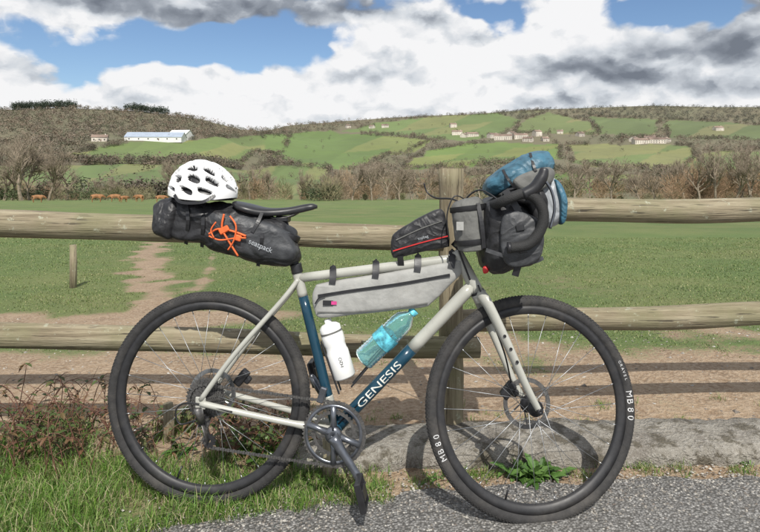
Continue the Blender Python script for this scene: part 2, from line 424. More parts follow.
strap('zip',[P(318,296,.0315),P(350,291,.0325),(P(400,284,.0325)),P(450,275,.0315)],.009,M_['black'],fb)
strap('piping',[P(317,312,.028),P(350,312,.0312),P(395,308,.0312),P(428,303,.029)],.003,M_['mgrey'],fb)
for i,(x,y) in enumerate(((333,274),(376,268),(418,262),(452,258))):
    strap('strap_%d'%i,[P(x-1,y+10,.031),P(x,y+3,.026),P(x,y-4,.015),P(x,y-6,-.0),P(x,y-3,-.02)],.022,M_['black'],fb)
ac=Acc(); ac.box(MX(P(328,303,.032)),.034,.016,.002); ac.mk('label',M_['black'],fb)
ac=Acc(); ac.box(MX(P(334,303,.0335)),.018,.011,.001); ac.mk('label_logo',M_['pink'],fb)
strap('zip_pull',[P(325,296,.034),P(319,298,.034),P(315,304,.033)],.004,M_['black'],fb)
tb=root('top_tube_bag',P(420,235))
pillow('bag_body',[(391,240),(395,233),(415,220),(436,210),(443,211),(447,222),(450,244),(446,248),(420,253),(396,259),(391,256),(390,248)],.032,M_['nylon'],tb,boxy=4.5,wr=.003)
strap('red_zip',[P(393,251,.034),P(420,243,.0345),P(448,236,.034)],.0035,M_['red'],tb)
strap('upper_seam',[P(396,240,.032),P(420,229,.0335),P(442,221,.032)],.003,M_['mgrey'],tb)
strap('base_strap',[P(400,256,.03),P(401,264,.02),P(401,268,.0)],.02,M_['black'],tb)
V,Fc=text_mesh('topbag',.013); d=(P(440,231,.035)-P(405,240,.035)).normalized(); y=Nn.cross(d)
mk('lettering',[P(418,240,.0352)+d*(v.x)+y*v.y for v in V],Fc,M_['silver'],tb,False)
sb=root('stem_bag',P(470,225))
a=P(474,250,.07);b=P(467,200,.07); h=(b-a).length
pr=[(.001,0),(.045,.002),(.052,.012),(.055,.05),(.056,h*.55),(.055,h*.8),(.05,h*.93),(.038,h),(.02,h*1.03),(.001,h*1.02)]
pr=catmull([Vector((x,y_,0)) for x,y_ in pr],4); pr=[(max(.0005,v.x),v.y) for v in pr]
V,Fc=lathe(pr,MZ(a,b),56,False); V=[v+(v-a.lerp(b,.5)).normalized()*(.006*noise.noise(v*22)+.003*noise.noise(v*50)) for v in V]
mk('pouch',V,Fc,M_['mgrey'],sb)
for f,nm in((.78,'top_band'),(.12,'lower_band')):
    mk(nm,*lathe([(.0575,h*f),(.0595,h*(f+.02)),(.0585,h*(f+.11))],MZ(a,b),40,False),M_['black'],sb)
strap('vertical_strap',[P(484,248,.125),P(482,225,.132),P(478,203,.12)],.012,M_['black'],sb)
ac=Acc(); ac.box(MX(P(460,226,.129)),.022,.026,.002); ac.mk('label',M_['grey'],sb)
sweep('drawcord',catmull([P(470,203,.08),P(455,196,.1),P(447,215,.1),P(449,240,.09)],6),.0022,M_['black'],sb,6)
hb=root('handlebar_bag',P(515,235))
pillow('dry_bag_roll',[(484,212),(490,200),(508,196),(528,203),(541,218),(547,240),(545,258),(534,268),(515,274),(498,277),(486,268),(482,240)],.17,M_['nylon'],hb,wc=-.01,boxy=4,wr=.010,rings=26)
strap('front_strap',[P(505,190,.165),P(520,215,.175),P(523,245,.175),(P(515,276,.158))],.02,M_['black'],hb)
strap('side_strap',[P(486,250,.165),P(505,256,.175),P(530,262,.175),P(543,258,.15)],.012,M_['dgrey'],hb)
pillow('accessory_pocket',[(505,215),(525,212),(541,222),(545,245),(538,262),(518,268),(505,262),(501,240)],.02,M_['dgrey'],hb,wc=.168,boxy=4,wr=.004)
pillow('red_tail_light',[(483,268),(487,266),(489,272),(484,274)],.008,M_['red'],hb,wc=.1,wr=0,N=3,rings=8)
ac=Acc()
for x,y_ in ((520,228),(523,250)): ac.box(MX(P(x,y_,.19))@Matrix.Rotation(.2,4,'Z'),.024,.018,.008)
o=ac.mk('buckles',M_['black'],hb); o.modifiers.new('b','BEVEL').width=.002
ub=root('rolled_jacket_bag',P(535,185))
pillow('blue_top',[(487,190),(490,180),(505,166),(530,152),(548,149),(557,153),(560,165),(553,178),(535,184),(512,188),(497,196)],.11,M_['blue'],ub,wc=.03,boxy=3,wr=.012,nsc=20)
pillow('grey_side',[(522,190),(540,180),(556,175),(563,184),(568,200),(567,220),(558,228),(548,230),(540,214),(530,202)],.10,M_['silver'],ub,wc=.02,boxy=3.4,wr=.010)
pillow('grey_panel',[(514,181),(530,170),(550,166),(557,172),(552,184),(538,192),(524,192)],.03,M_['mgrey'],ub,wc=.125,boxy=3,wr=.006)
pillow('black_flap',[(505,194),(522,188),(538,186),(548,194),(552,212),(545,226),(534,220),(528,206),(514,202)],.05,M_['nylon'],ub,wc=.095,boxy=3.,wr=.008)
pillow('blue_edge',[(556,180),(563,183),(569,200),(568,220),(562,224),(560,204)],.04,M_['blue'],ub,wc=.09,boxy=3.,wr=.004)
for i,(p,q) in enumerate((((503,170),(515,188)),((530,153),(541,183)))):
    strap('strap_%d'%i,[P(p[0],p[1],.11),P((p[0]+q[0])/2-1,(p[1]+q[1])/2,.148),P(q[0],q[1],.142)],.008,M_['black'],ub)
sp=root('seat_pack',P(220,232))
pillow('pack_body',[(149,210),(153,202),(165,197),(185,200),(210,203),(238,208),(262,216),(284,226),(292,240),(297,258),(293,266),(280,269),(262,267),(240,262),(218,254),(195,245),(170,242),(155,238),(149,228)],.075,M_['nylon'],sp,boxy=3,wr=.013,N=8,nsc=14,rings=24)
pillow('grey_panel',[(205,212),(235,213),(262,221),(283,230),(291,244),(294,258),(284,263),(262,261),(240,256),(215,247),(203,238),(200,224)],.05,M_['dgrey'],sp,wc=.033,boxy=3.4,wr=.007,nsc=18)
pillow('rolled_end',[(148,208),(154,200),(166,198),(176,204),(174,222),(168,240),(157,238),(149,228)],.080,M_['nylon'],sp,boxy=3.4,wr=.012)
for i,pp in enumerate(([(209,234),(218,229),(232,231),(246,236)],[(224,214),(222,228),(228,240),(238,256)],[(209,236),(220,240),(236,238),(246,238)],[(230,216),(236,226),(234,240),(228,250)],[(216,222),(211,230),(214,238)])):
    sweep('orange_cord_%d'%i,catmull([P(x,y,.088+.003*i) for x,y in pp],6),(.0042,.0042,.0032,.0032,.003)[i],M_['orange'],sp,8,flat=(1.2,.8))
ac=Acc(); ac.box(MX(P(224,230,.092))@Matrix.Rotation(.5,4,'Z'),.034,.020,.010); ac.box(MX(P(238,238,.093))@Matrix.Rotation(-.3,4,'Z'),.022,.020,.009); o=ac.mk('orange_buckle',M_['orange'],sp); o.modifiers.new('b','BEVEL').width=.003
for i,pp in enumerate(([(186,199),(188,220),(186,244)],[(204,203),(203,225),(202,247)],[(258,214),(262,238),(258,266)])):
    strap('side_strap_%d'%i,[P(x,y,.085) if 0<k<2 else P(x,y,.04) for k,(x,y) in enumerate(pp)],.012,M_['black'],sp)
V,Fc=text_mesh('seatpack',.024); d=(P(288,254,.087)-P(246,236,.087)).normalized(); y=Nn.cross(d)
mk('lettering',[P(248,243,.0885)+d*(v.x)+y*v.y for v in V],Fc,M_['silver'],sp,False)
sweep('seatpost_strap',catmull([P(284,236,.05),P(294,238,.035),P(299,240,0),P(294,240,-.035)],6),.009,M_['black'],sp,8,flat=(.3,1.3))
strap('saddle_strap',[P(262,213,.06),P(258,222,.08),P(252,232,.088)],.012,M_['black'],sp)
# helmet
hm=root('bicycle_helmet',P(203,185)); hc=P(203,194,0.02)
V=[];Fc=[];mi=[];TH=340;PH=120
vents=[]
for row,ps in enumerate((8,29,51,77,103,129,151,172)):
    for k,x in enumerate((-.66,-.16,.38,.80)):
        if k==3 and row in(0,7): continue
        vents.append((x+(.12 if row%2 else -.04),ps,(.16,.22,.21,.11)[k],(5,7.5,8.5,9,9,8.5,7.5,5)[row]))
def inv(X,ps):
    return min(abs((X-x)/rx)**3+abs((ps-p+18*(X-x))/rp)**3 for x,p,rx,rp in vents)
tilt=Matrix.Rotation(math.radians(-3),4,'Z')
hM=MX(hc)@tilt
VI=[]
for j in range(PH+1):
    ph=math.radians(-8)+(math.pi/2-math.radians(-8))*j/PH
    for i in range(TH):
        th=2*math.pi*i/TH; cx=math.cos(th)*math.cos(ph); cy=math.sin(th)*math.cos(ph); cz=math.sin(ph)
        ps=math.degrees(math.atan2(cz,cy)) if (abs(cy)+abs(cz))>1e-6 else 90
        q=inv(cx,ps); dep=0
        if q<1: dep=.024*min(1,(1-q)*2.2)
        elif q<2.2: dep=-.0018*(2.2-q)/1.2
        s=1-dep/.11
        a=.117; b=.095; hh=.115*(1-.10*cx-.05*cx*cx)
        z=cz*hh*s; 
        if cz<0: z=cz*.10
        rim=.010*math.cos(2*th)*(1-max(0,cz))
        V.append(hM@Vector((cx*a*s,z+rim*.8,cy*b*s))); VI.append(q)
for j in range(PH):
    for i in range(TH):
        i2=(i+1)%TH; f=(j*TH+i,j*TH+i2,(j+1)*TH+i2,(j+1)*TH+i); Fc.append(f); mi.append(1 if sum(VI[k] for k in f)/4<.8 else 0)
o=mk('helmet_shell',V,Fc,M_['white'],hm); o.data.materials.append(M_['black']); o.data.polygons.foreach_set('material_index',mi)
mk('helmet_liner',*lathe([(.001,.03),(.07,.02),(.092,-.006),(.088,-.016),(.001,-.018)],hM@Matrix.Scale(1.18,4,(1,0,0))@Matrix.Rotation(-math.pi/2,4,'X'),48,False),M_['black'],hm)
strap('chin_strap',[hM@Vector((-.06,-.008,.088)),hM@Vector((-.03,-.03,.10)),hM@Vector((.04,-.025,.097)),hM@Vector((.07,-.0,.076))],.010,M_['black'],hm)
# bottles
wb=root('water_bottle',P(337,350)); a=P(345,377,0);b=P(328,321,0); h=(b-a).length
pr=[(.001,0),(.033,0),(.037,.005),(.037,h*.45),(.034,h*.5),(.034,h*.58),(.037,h*.63),(.037,h*.76),(.033,h*.82),(.033,h*.82)]
mk('bottle_body',*lathe(pr,MZ(a,b),40,False),M_['wplastic'],wb)
mk('bottle_cap',*lathe([(.035,h*.80),(.035,h*.90),(.025,h*.95),(.012,h*.97),(.012,h*1.03),(.001,h*1.04)],MZ(a,b),40,False),M_['wplastic'],wb)
mk('cap_ring',*lathe([(.036,h*.79),(.0365,h*.80),(.036,h*.82)],MZ(a,b),40,False),M_['mgrey'],wb)
V,Fc=text_mesh('H2O',.016); d=(b-a).normalized(); y=Nn.cross(d)
mk('printed_text',[P(344,364,0)+d*v.x+y*(v.y-.006)+Nn*(math.sqrt(.0375**2-(v.y-.006)**2)+.0006) for v in V],Fc,M_['dgrey'],wb,False)
pb=root('plastic_bottle',P(388,338)); a=P(362,361,0);b=P(413,312,0); h=(b-a).length
pr=[(.001,0.006),(.02,0),(.036,.006)]
for k in range(14):
    f=.06+.6*k/13; pr+=[(.039,h*(f)),(.0365,h*(f+.022))]
pr+=[(.038,h*.73),(.033,h*.84),(.018,h*.93),(.013,h*.95),(.013,h)]
mk('bottle_body',*lathe(pr,MZ(a,b),40,False),M_['pet'],pb)
mk('bottle_label',*lathe([(.0395,h*.36),(.0397,h*.38),(.0397,h*.54),(.0395,h*.56)],MZ(a,b),40,False),M_['label'],pb)
mk('bottle_cap',*lathe([(.0155,h*.97),(.0155,h*1.04),(.001,h*1.04)],MZ(a,b),24,False),M_['label'],pb)
# ------------------------------------------------ terrain
def vn(x,y,seed=0):
    xi=np.floor(x).astype(np.int64); yi=np.floor(y).astype(np.int64); fx=x-xi; fy=y-yi
    fx=fx*fx*(3-2*fx); fy=fy*fy*(3-2*fy)
    def h(a,b):
        n=(a*374761393+b*668265263+seed*974711)&0x7fffffff; n=((n^(n>>13))*1274126177)&0x7fffffff
        return ((n^(n>>16))&0xffff)/65535.
    return (h(xi,yi)*(1-fx)+h(xi+1,yi)*fx)*(1-fy)+(h(xi,yi+1)*(1-fx)+h(xi+1,yi+1)*fx)*fy
def fbm(x,y,o=4,seed=0):
    s=0;a=.5;t=0
    for i in range(o): s=s+a*vn(x*2**i,y*2**i,seed+i*17); t+=a; a*=.5
    return s/t
RX=[-600,-200,0,60,140,200,240,262,290,340,400,470,540,650,760,1000,1500]
RY=[118,112,110,108,111,119,129,131,125,121,117,114,109,106,107,109,120]
def ridge(px): return np.interp(px,RX,RY)
def Yrid(px):
    s=np.clip((px-210)/130,0,1); s=s*s*(3-2*s); return 820+s*850
PW=.8; R0=198.
def smax0(v,k=.3): return .5*(v+np.sqrt(v*v+k*k))
def gz(X,Y):
    X=np.asarray(X,float);Y=np.asarray(Y,float)
    px=380+F*X/np.maximum(Y,1.); px=np.clip(px,-900,1700)
    near=-.056*smax0(Y-2.9)+.056*.03
    tilt=(.0175*(np.clip(X,-3,3)+.57)-.005)*np.clip((9-Y)/5,0,1)
    und=.03*(fbm(X*.9,Y*.9,3,3)-.5)*np.clip((Y-2.3)/1.,0,1)+.5*(fbm(X*.03,Y*.03,2,5)-.5)*np.clip((Y-15)/40,0,1)
    zn=near+tilt+und
    Yr=Yrid(px); s=(Y-180)/(Yr-180); sc=np.clip(s,0,1)
    r=R0+(ridge(px)-R0)*sc**PW+np.maximum(s-1,0)*45
    zh=CH+(HR-r)/F*Y + (fbm(X/160,Y/160,3,9)-.5)*26*np.clip((Y-200)/300,0,1)*np.clip(1.15-s,0,1)
    k=np.clip((Y-150)/60,0,1); k=k*k*(3-2*k)
    return zn*(1-k)+zh*k
def gz1(x,y): return float(gz(np.array([x]),np.array([y]))[0])
def hillpos(px,r):
    s=np.clip((R0-r)/(R0-ridge(px)),0,1.05)**(1/PW); Y=180+s*(Yrid(px)-180); return (px-380)/F*Y,Y
FIELDS=[([(60,153),(115,143),(200,142),(255,135),(290,137),(285,152),(240,162),(90,168)],(.12,.165,.05)),
([(262,135),(330,130),(345,133),(430,141),(410,152),(350,168),(300,170),(268,160)],(.11,.165,.045)),
([(345,131),(400,119),(460,115),(500,114),(520,122),(505,133),(470,142),(430,139)],(.12,.165,.055)),
([(512,133),(524,120),(545,112),(590,122),(600,133)],(.13,.16,.06)),
([(425,152),(470,144),(560,141),(560,160),(540,166),(430,168),(400,166)],(.12,.175,.045)),
([(568,142),(690,146),(705,165),(680,172),(572,166)],(.125,.165,.055)),
([(345,192),(372,176),(540,170),(690,176),(640,192)],(.11,.165,.045)),
([(590,116),(660,119),(655,136),(600,132)],(.12,.155,.06)),
([(666,119),(700,121),(800,128),(800,143),(668,138)],(.11,.14,.055)),
([(-80,168),(95,168),(250,166),(330,170),(335,197),(-80,197)],(.11,.155,.05)),
([(700,150),(900,150),(900,196),(650,196)],(.11,.155,.05)),
([(470,108),(520,109),(545,111),(460,114)],(.10,.13,.055))]
def inpoly(px,py,poly):
    ins=np.zeros(px.shape,bool); n=len(poly)
    for i in range(n):
        x1,y1=poly[i];x2,y2=poly[(i+1)%n]
        if y1==y2: continue
        c=((y1>py)!=(y2>py))&(px<(x2-x1)*(py-y1)/(y2-y1)+x1); ins^=c
    return ins
def landuse(px,r):
    pw=px+14*(fbm(px/18,r/6,3,31)-.5); rw=r+5*(fbm(px/22,r/8,3,41)-.5)
    f=fbm(px/30.,r/7.,3,21)[...,None]
    col=np.array([.15,.12,.08])*(1-f)+np.array([.115,.115,.065])*f
    field=np.zeros(px.shape,bool)
    for k,(po,c) in enumerate(FIELDS):
        i=inpoly(pw,rw,po); field|=i
        v=vn(np.floor((px+r*2.2)/38.)+.0,np.floor(r/9.+px/90.)+.0,50+k)[...,None]
        v2=fbm(px/40,r/10,3,61)[...,None]
        cc=np.array(c)*(.62+.3*v+.4*v2)*np.where(v>.7,np.array([1.3,1.0,1.15]),1.0); col=np.where(i[...,None],cc,col)
    return col,field
tt=np.concatenate([-np.geomspace(3.2,.95,30)[:-1],np.linspace(-.95,.95,420),np.geomspace(.95,3.2,30)[1:]])
DD=np.concatenate([np.geomspace(1.0,6.8,24)[:-1],np.geomspace(6.8,35,230)[:-1],np.geomspace(35,4500,330)])
TT,DG=np.meshgrid(tt,DD); YY=DG-5; XX=TT*DG
ZZ=gz(XX,YY)
nr,nc=XX.shape
V=np.stack([XX,YY,ZZ],-1).reshape(-1,3)
ii=np.arange((nr-1)*(nc-1)); a=(ii//(nc-1))*nc+ii%(nc-1)
Fq=np.stack([a,a+1,a+nc+1,a+nc],-1)
me=bpy.data.meshes.new('ground'); me.vertices.add(len(V)); me.vertices.foreach_set('co',V.ravel())
me.loops.add(Fq.size); me.loops.foreach_set('vertex_index',Fq.ravel().astype(np.int32))
me.polygons.add(len(Fq)); me.polygons.foreach_set('loop_start',np.arange(0,Fq.size,4,dtype=np.int32)); me.polygons.foreach_set('loop_total',np.full(len(Fq),4,np.int32))
me.update(calc_edges=True); me.polygons.foreach_set('use_smooth',[True]*len(Fq))
PATH=[(-4.6,11.5),(-3.9,9.4),(-3.0,7.2),(-2.2,5.6),(-1.95,4.7),(-1.75,3.9)]
def pathdist(X,Y,pl):
    d=np.full(X.shape,1e9)
    for (x1,y1),(x2,y2) in zip(pl[:-1],pl[1:]):
        dx,dy=x2-x1,y2-y1; t=np.clip(((X-x1)*dx+(Y-y1)*dy)/(dx*dx+dy*dy),0,1)
        d=np.minimum(d,np.hypot(X-x1-t*dx,Y-y1-t*dy))
    return d
def grassmask(X,Y):
    n=fbm(X*1.3,Y*1.3,4,77); n2=fbm(X*3.1,Y*3.1,3,78)
    edge=3.5-.25*np.clip(X/1.5,-1.2,1)+1.3*(n-.5)*2
    g=np.clip((Y-edge)/1.3+.5,0,1)
    pd=pathdist(X,Y,PATH); g=np.minimum(g,np.clip((pd-.05-.16*(n2-.5)*4)/.35+.1,0,1)+.0)
    pd2=np.hypot((X+2.15)/1.2,(Y-4.4)/.5); g=np.minimum(g,np.clip((pd2-.5+(n-.5)*1.5)/.7,0,1))
    pd3=pathdist(X,Y,[(-3.4,11.5),(-2.3,7.6),(-1.9,5.8)]); g=np.minimum(g,np.clip((pd3-.2*(n2-.5))/.2+.45,0,1))
    g=g*np.where(Y>3.3,np.clip(.45+1.3*(fbm(X*.5,Y*.5,3,79)),0,1),1)
    vg=np.clip((2.12-Y)/.15,0,1)*np.clip((.0-X)/.4,0,.95); g=np.maximum(g,vg*np.clip(n*2.2,0,1))
    return g
g=grassmask(XX,YY); px=380+F*XX/np.maximum(YY,1); 
s=np.clip((YY-180)/(Yrid(px)-180),0,1); rr=R0+(ridge(np.clip(px,-900,1700))-R0)*s**PW
hc_,fld=landuse(px,rr); hill=np.clip((YY-150)/40,0,1)
ca1=me.color_attributes.new('masks','FLOAT_COLOR','POINT'); ca1.data.foreach_set('color',np.stack([g,hill,fbm(XX/3,YY/3,3,5),np.ones_like(g)],-1).ravel())
ca2=me.color_attributes.new('landcol','FLOAT_COLOR','POINT'); ca2.data.foreach_set('color',np.concatenate([hc_,np.ones_like(g)[...,None]],-1).ravel())
m=bpy.data.materials.new('meadow_and_earth'); gg=G(NT(m)); p=gg.pos()
at=gg.n('ShaderNodeAttribute',attribute_name='masks'); sx=gg.n('ShaderNodeSeparateColor'); gg.nt.links.new(at.outputs['Color'],sx.inputs[0])
n1=gg.noise(p,5,5,.65); n2=gg.noise(p,45,3,.7); n3=gg.noise(p,.5,3,.6); n4=gg.noise(p,.08,2,.6)
mk_=gg.m('ADD',sx.outputs[0],gg.m('MULTIPLY_ADD',n1.outputs[0],.9,-.45)); mk_=gg.m('ADD',mk_,gg.m('MULTIPLY_ADD',n2.outputs[0],.9,-.45)); mk_=gg.sstep(mk_,.25,.7)
dirt=gg.ramp(n1.outputs[0],[(.25,(.14,.09,.052)),(.5,(.235,.16,.097)),(.75,(.32,.235,.15))])
dirt=gg.mix(gg.sstep(n2.outputs[0],.35,.7),dirt,(.37,.285,.20))
gr=gg.ramp(n2.outputs[0],[(.25,(.05,.082,.02)),(.55,(.092,.14,.036)),(.8,(.16,.195,.065))])
gr=gg.mix(gg.sstep(n3.outputs[0],.35,.7),gr,(.145,.16,.055)); 
gr=gg.mix(gg.m('MULTIPLY',gg.sstep(n4.outputs[0],.4,.65),.5),gr,(.115,.175,.042))
vspots=gg.sstep(gg.noise(p,2.2,4,.75).outputs[0],.56,.68)
gr=gg.mix(gg.m('MULTIPLY',vspots,.45),gr,(.06,.09,.027))
c=gg.mix(mk_,dirt,gr)
la=gg.n('ShaderNodeAttribute',attribute_name='landcol')
nh=gg.noise(p,.05,5,.7); hc2=gg.mix(gg.m('MULTIPLY',gg.sstep(nh.outputs[0],.35,.75),.3),la.outputs['Color'],(.08,.095,.045))
c=gg.mix(sx.outputs[1],c,hc2)
hb_=gg.m('ADD',gg.m('MULTIPLY',n2.outputs[0],.6),n1.outputs[0])
gg.out(c,.95,gg.bump(hb_,.9,.04)); me.materials.append(m)
go=bpy.data.objects.new('ground',me); S.collection.objects.link(go)
# road
m=bpy.data.materials.new('chip_seal_asphalt'); gg=G(NT(m)); p=gg.pos()
vo=gg.n('ShaderNodeTexVoronoi'); gg.put(vo.inputs['Vector'],p); vo.inputs['Scale'].default_value=120
n2=gg.noise(p,2.5,4); sc_=gg.n('ShaderNodeSeparateColor'); gg.nt.links.new(vo.outputs['Color'],sc_.inputs[0])
c=gg.ramp(sc_.outputs[0],[(0,(.10,.098,.095)),(.5,(.19,.187,.18)),(.9,(.27,.265,.255)),(1,(.44,.43,.41))])
c=gg.mix(gg.sstep(vo.outputs['Distance'],.35,.75),c,(.055,.053,.05)); c=gg.mix(gg.m('MULTIPLY',n2.outputs[0],.35),c,(.22,.205,.18))
gg.out(c,.9,gg.bump(gg.m('SUBTRACT',1,vo.outputs['Distance']),.9,.006)); M_road=m
V=[];Fc=[];xs=np.concatenate([np.linspace(-9,-2,20)[:-1],np.linspace(-2,2.6,460),np.linspace(2.6,9,20)[1:]])
edge=np.interp(xs,[-9,-1.2,-.645,-.26,.24,1.37,9],[1.2,1.56,1.72,1.83,1.92,2.0,2.1])+.05*(fbm(xs*6,xs*0,4,8)-.5)*2
for x,e in zip(xs,edge):
    for y in (-4,0,e-.25,e-.02,e): V.append((x,y,gz1(x,y)+(.008 if y<e-.001 else -.003)))
for i in range(len(xs)-1):
    for k in range(4): Fc.append((i*5+k,i*5+5+k,i*5+6+k,i*5+1+k))
mk('road',V,Fc,M_road)
def road_edge(x): return np.interp(x,xs,edge)
m=bpy.data.materials.new('old_concrete'); gg=G(NT(m)); p=gg.pos()
n1=gg.noise(p,6,5,.65); n2=gg.noise(p,70,3,.7); n3=gg.noise(p,14,5,.7)
c=gg.ramp(n1.outputs[0],[(.3,(.15,.13,.11)),(.55,(.25,.23,.195)),(.75,(.33,.305,.26))]); c=gg.mix(gg.m('MULTIPLY',gg.sstep(n2.outputs[0],.45,.7),.6),c,(.40,.38,.34))
c=gg.mix(gg.m('MULTIPLY',gg.sstep(n3.outputs[0],.48,.62),.85),c,(.085,.072,.048))
gg.out(c,.95,gg.bump(gg.m('ADD',n2.outputs[0],n3.outputs[0]),1,.02))
V=[];Fc=[];kx=np.arange(-.32,7,.012); K=9
for x in kx:
    z0=gz1(x,2.1); endd=max(0,1-(x+.32)/.12)
    prof=[(2.035,-.05),(2.04,.035),(2.05,.056),(2.07,.064),(2.14,.066),(2.22,.066),(2.275,.060),(2.29,.045),(2.295,-.08)]
    for j,(y,z) in enumerate(prof):
        q=.016*noise.noise(Vector((x*5,y*9,j*.3)))+.009*noise.noise(Vector((x*26,y*26,1)))
        e=.035*noise.noise(Vector((x*2.2,0,3)))+.012*noise.noise(Vector((x*14,0,9)))
        V.append((x,y+q+(e if j<4 else 0),z0+z+q*.6-endd*.04-(.04*max(0,noise.noise(Vector((x*3,7,2)))) if j in(1,2,3) else 0)))
for i in range(len(kx)-1):
    for k in range(K-1): Fc.append((i*K+k,i*K+K+k,i*K+K+k+1,i*K+k+1))
Fc.append(tuple(range(K)));Fc.append(tuple((len(kx)-1)*K+k for k in range(K))[::-1])
mk('concrete_kerb',V,Fc,m)
# ------------------------------------------------ fence
def woodmat(name,st):
    m=bpy.data.materials.new(name); gg=G(NT(m)); p=gg.pos(st); p1=gg.pos()
    n1=gg.noise(p,3,5,.7,.1); n2=gg.noise(p1,4,4,.6); n3=gg.noise(p1,20,4,.75); nk=gg.noise(p,8,3,.6,.2)
    c=gg.ramp(n1.outputs[0],[(.28,(.08,.062,.04)),(.42,(.19,.155,.10)),(.6,(.29,.25,.17)),(.8,(.37,.33,.235))])
    c=gg.mix(gg.m('MULTIPLY',gg.sstep(n2.outputs[0],.42,.65),.5),c,(.16,.16,.08)); c=gg.mix(gg.m('MULTIPLY',gg.sstep(n3.outputs[0],.60,.68),.7),c,(.36,.37,.28))
    c=gg.mix(gg.m('MULTIPLY',gg.sstep(nk.outputs[0],.62,.67),.8),c,(.035,.028,.02))
    gg.out(c,.9,gg.bump(gg.m('ADD',n1.outputs[0],gg.m('MULTIPLY',nk.outputs[0],-.5)),.7,.010)); return m
M_wood=woodmat('weathered_wood',(.7,16,16)); m2=woodmat('weathered_wood_upright',(16,16,.8))
fn=root('wooden_fence',(0,2.25,0))
def W(px,row,Y): return Vector(((px-380)/F*Y,Y,CH+(HR-row)/F*Y))
def log(name,a,b,r0,r1,mm,seg=26,n=60,wob=.006,flat=None):
    pts=[];rad=[]
    for i in range(n+1):
        f=i/n; q=a.lerp(b,f); q+=Vector((0,noise.noise(Vector((f*4,r0*90,1)))*.016,noise.noise(Vector((f*5,r0*70,5)))*.012)); pts.append(q); rad.append(r0+(r1-r0)*f+wob*.7*noise.noise(Vector((f*9,r0*50,9))))
    V,Fc=sweep_data(pts,rad,seg,flat)
    V=[v+(Vector((0,1,1))*noise.noise(Vector((v.x*2,v.y*40,v.z*40)))*.0035) for v in V]
    return mk(name,V,Fc,mm,fn)
log('top_rail_1',W(-520,207,2.24),W(443,238,2.24),.062,.048,M_wood,n=110)
log('top_rail_2',W(458,211,2.27),W(1250,207,2.27),.045,.056,M_wood,n=110)
log('lower_rail_1',W(-520,323,2.24),W(479,347,2.22),.062,.041,M_wood,n=110)
log('lower_rail_2',W(440,322,2.36),W(1250,303,2.32),.045,.056,M_wood,n=110)
log('post_1',Vector(((451-380)/F*2.31,2.31,-.15)),W(451,169,2.31),.052,.049,m2,n=24)
log('post_2',Vector((3.05,2.33,-.2)),Vector((3.05,2.33,1.12)),.055,.052,m2,n=20)
log('post_3',Vector((-2.35,2.33,-.2)),Vector((-2.35,2.33,1.12)),.055,.052,m2,n=20)
def stake(name,px,Y,top,r):
    x=(px-380)/F*Y; z=gz1(x,Y); pts=[Vector((x,Y,z-.1)),Vector((x+.004,Y,z+(top)*.5)),Vector((x,Y,z+top))]
    V,Fc=sweep_data(pts,[r,r,r*.92],10); return mk(name,V,Fc,m2)
stake('wooden_stump',168,2.3,.15,.022)
stake('wooden_stump',328,2.0,.14,.022)
stake('fence_stake',73,6.0,.46,.036)
# ------------------------------------------------ grass
def leafmat(name,stops,rough=.6,trans=.25):
    m=bpy.data.materials.new(name); g=G(NT(m)); ge=g.n('ShaderNodeNewGeometry')
    c=g.ramp(ge.outputs['Random Per Island'],stops)
    b=g.out(c,rough)
    if trans:
        tr=g.n('ShaderNodeBsdfTranslucent'); g.nt.links.new(c,tr.inputs[0]); mx=g.n('ShaderNodeMixShader'); mx.inputs[0].default_value=trans
        o=[x for x in g.nt.nodes if x.type=='OUTPUT_MATERIAL'][0]; g.nt.links.new(b.outputs[0],mx.inputs[1]); g.nt.links.new(tr.outputs[0],mx.inputs[2]); g.nt.links.new(mx.outputs[0],o.inputs[0])
    return m
M_gr=leafmat('meadow_grass',[(0,(.07,.105,.028)),(.45,(.115,.168,.042)),(.8,(.17,.21,.065)),(1,(.30,.27,.14))],trans=0)
M_tuft=leafmat('verge_grass',[(0,(.06,.13,.02)),(.4,(.12,.235,.035)),(.7,(.18,.30,.05)),(.85,(.36,.33,.17)),(1,(.45,.39,.25))])
def blades(name,X,Y,H,Wd,mm,lean=.5,zoff=0):
    n=len(X); Z=gz(X,Y)-.004+zoff; a=rng.uniform(0,2*np.pi,n); la=rng.uniform(0,2*np.pi,n); l=rng.uniform(.1,lean,n)*H
    wx=np.cos(a)*Wd/2; wy=np.sin(a)*Wd/2; lx=np.cos(la)*l; ly=np.sin(la)*l
    V=np.empty((n,5,3))
    V[:,0]=np.stack([X-wx,Y-wy,Z],-1); V[:,1]=np.stack([X+wx,Y+wy,Z],-1)
    V[:,2]=np.stack([X+wx*.8+lx*.35,Y+wy*.8+ly*.35,Z+H*.6],-1); V[:,3]=np.stack([X-wx*.8+lx*.35,Y-wy*.8+ly*.35,Z+H*.6],-1)
    V[:,4]=np.stack([X+lx,Y+ly,Z+H*np.sqrt(np.maximum(.1,1-(l/H)**2*.6))],-1)
    b=np.arange(n)*5
    idx=np.stack([b,b+1,b+2,b+3,b+3,b+2,b+4],-1).astype(np.int32).ravel()
    me=bpy.data.meshes.new(name); me.vertices.add(n*5); me.vertices.foreach_set('co',V.ravel()); me.loops.add(n*7); me.loops.foreach_set('vertex_index',idx)
    me.polygons.add(n*2); ls=np.stack([np.arange(n)*7,np.arange(n)*7+4],-1).ravel().astype(np.int32); me.polygons.foreach_set('loop_start',ls); me.polygons.foreach_set('loop_total',np.tile([4,3],n).astype(np.int32))
    me.update(calc_edges=True); me.materials.append(mm); o=bpy.data.objects.new(name,me); S.collection.objects.link(o); return o
n=150000; Y=2.9+ (rng.uniform(0,1,n)**1.5)*10; X=rng.uniform(-.9,.9,n)*Y
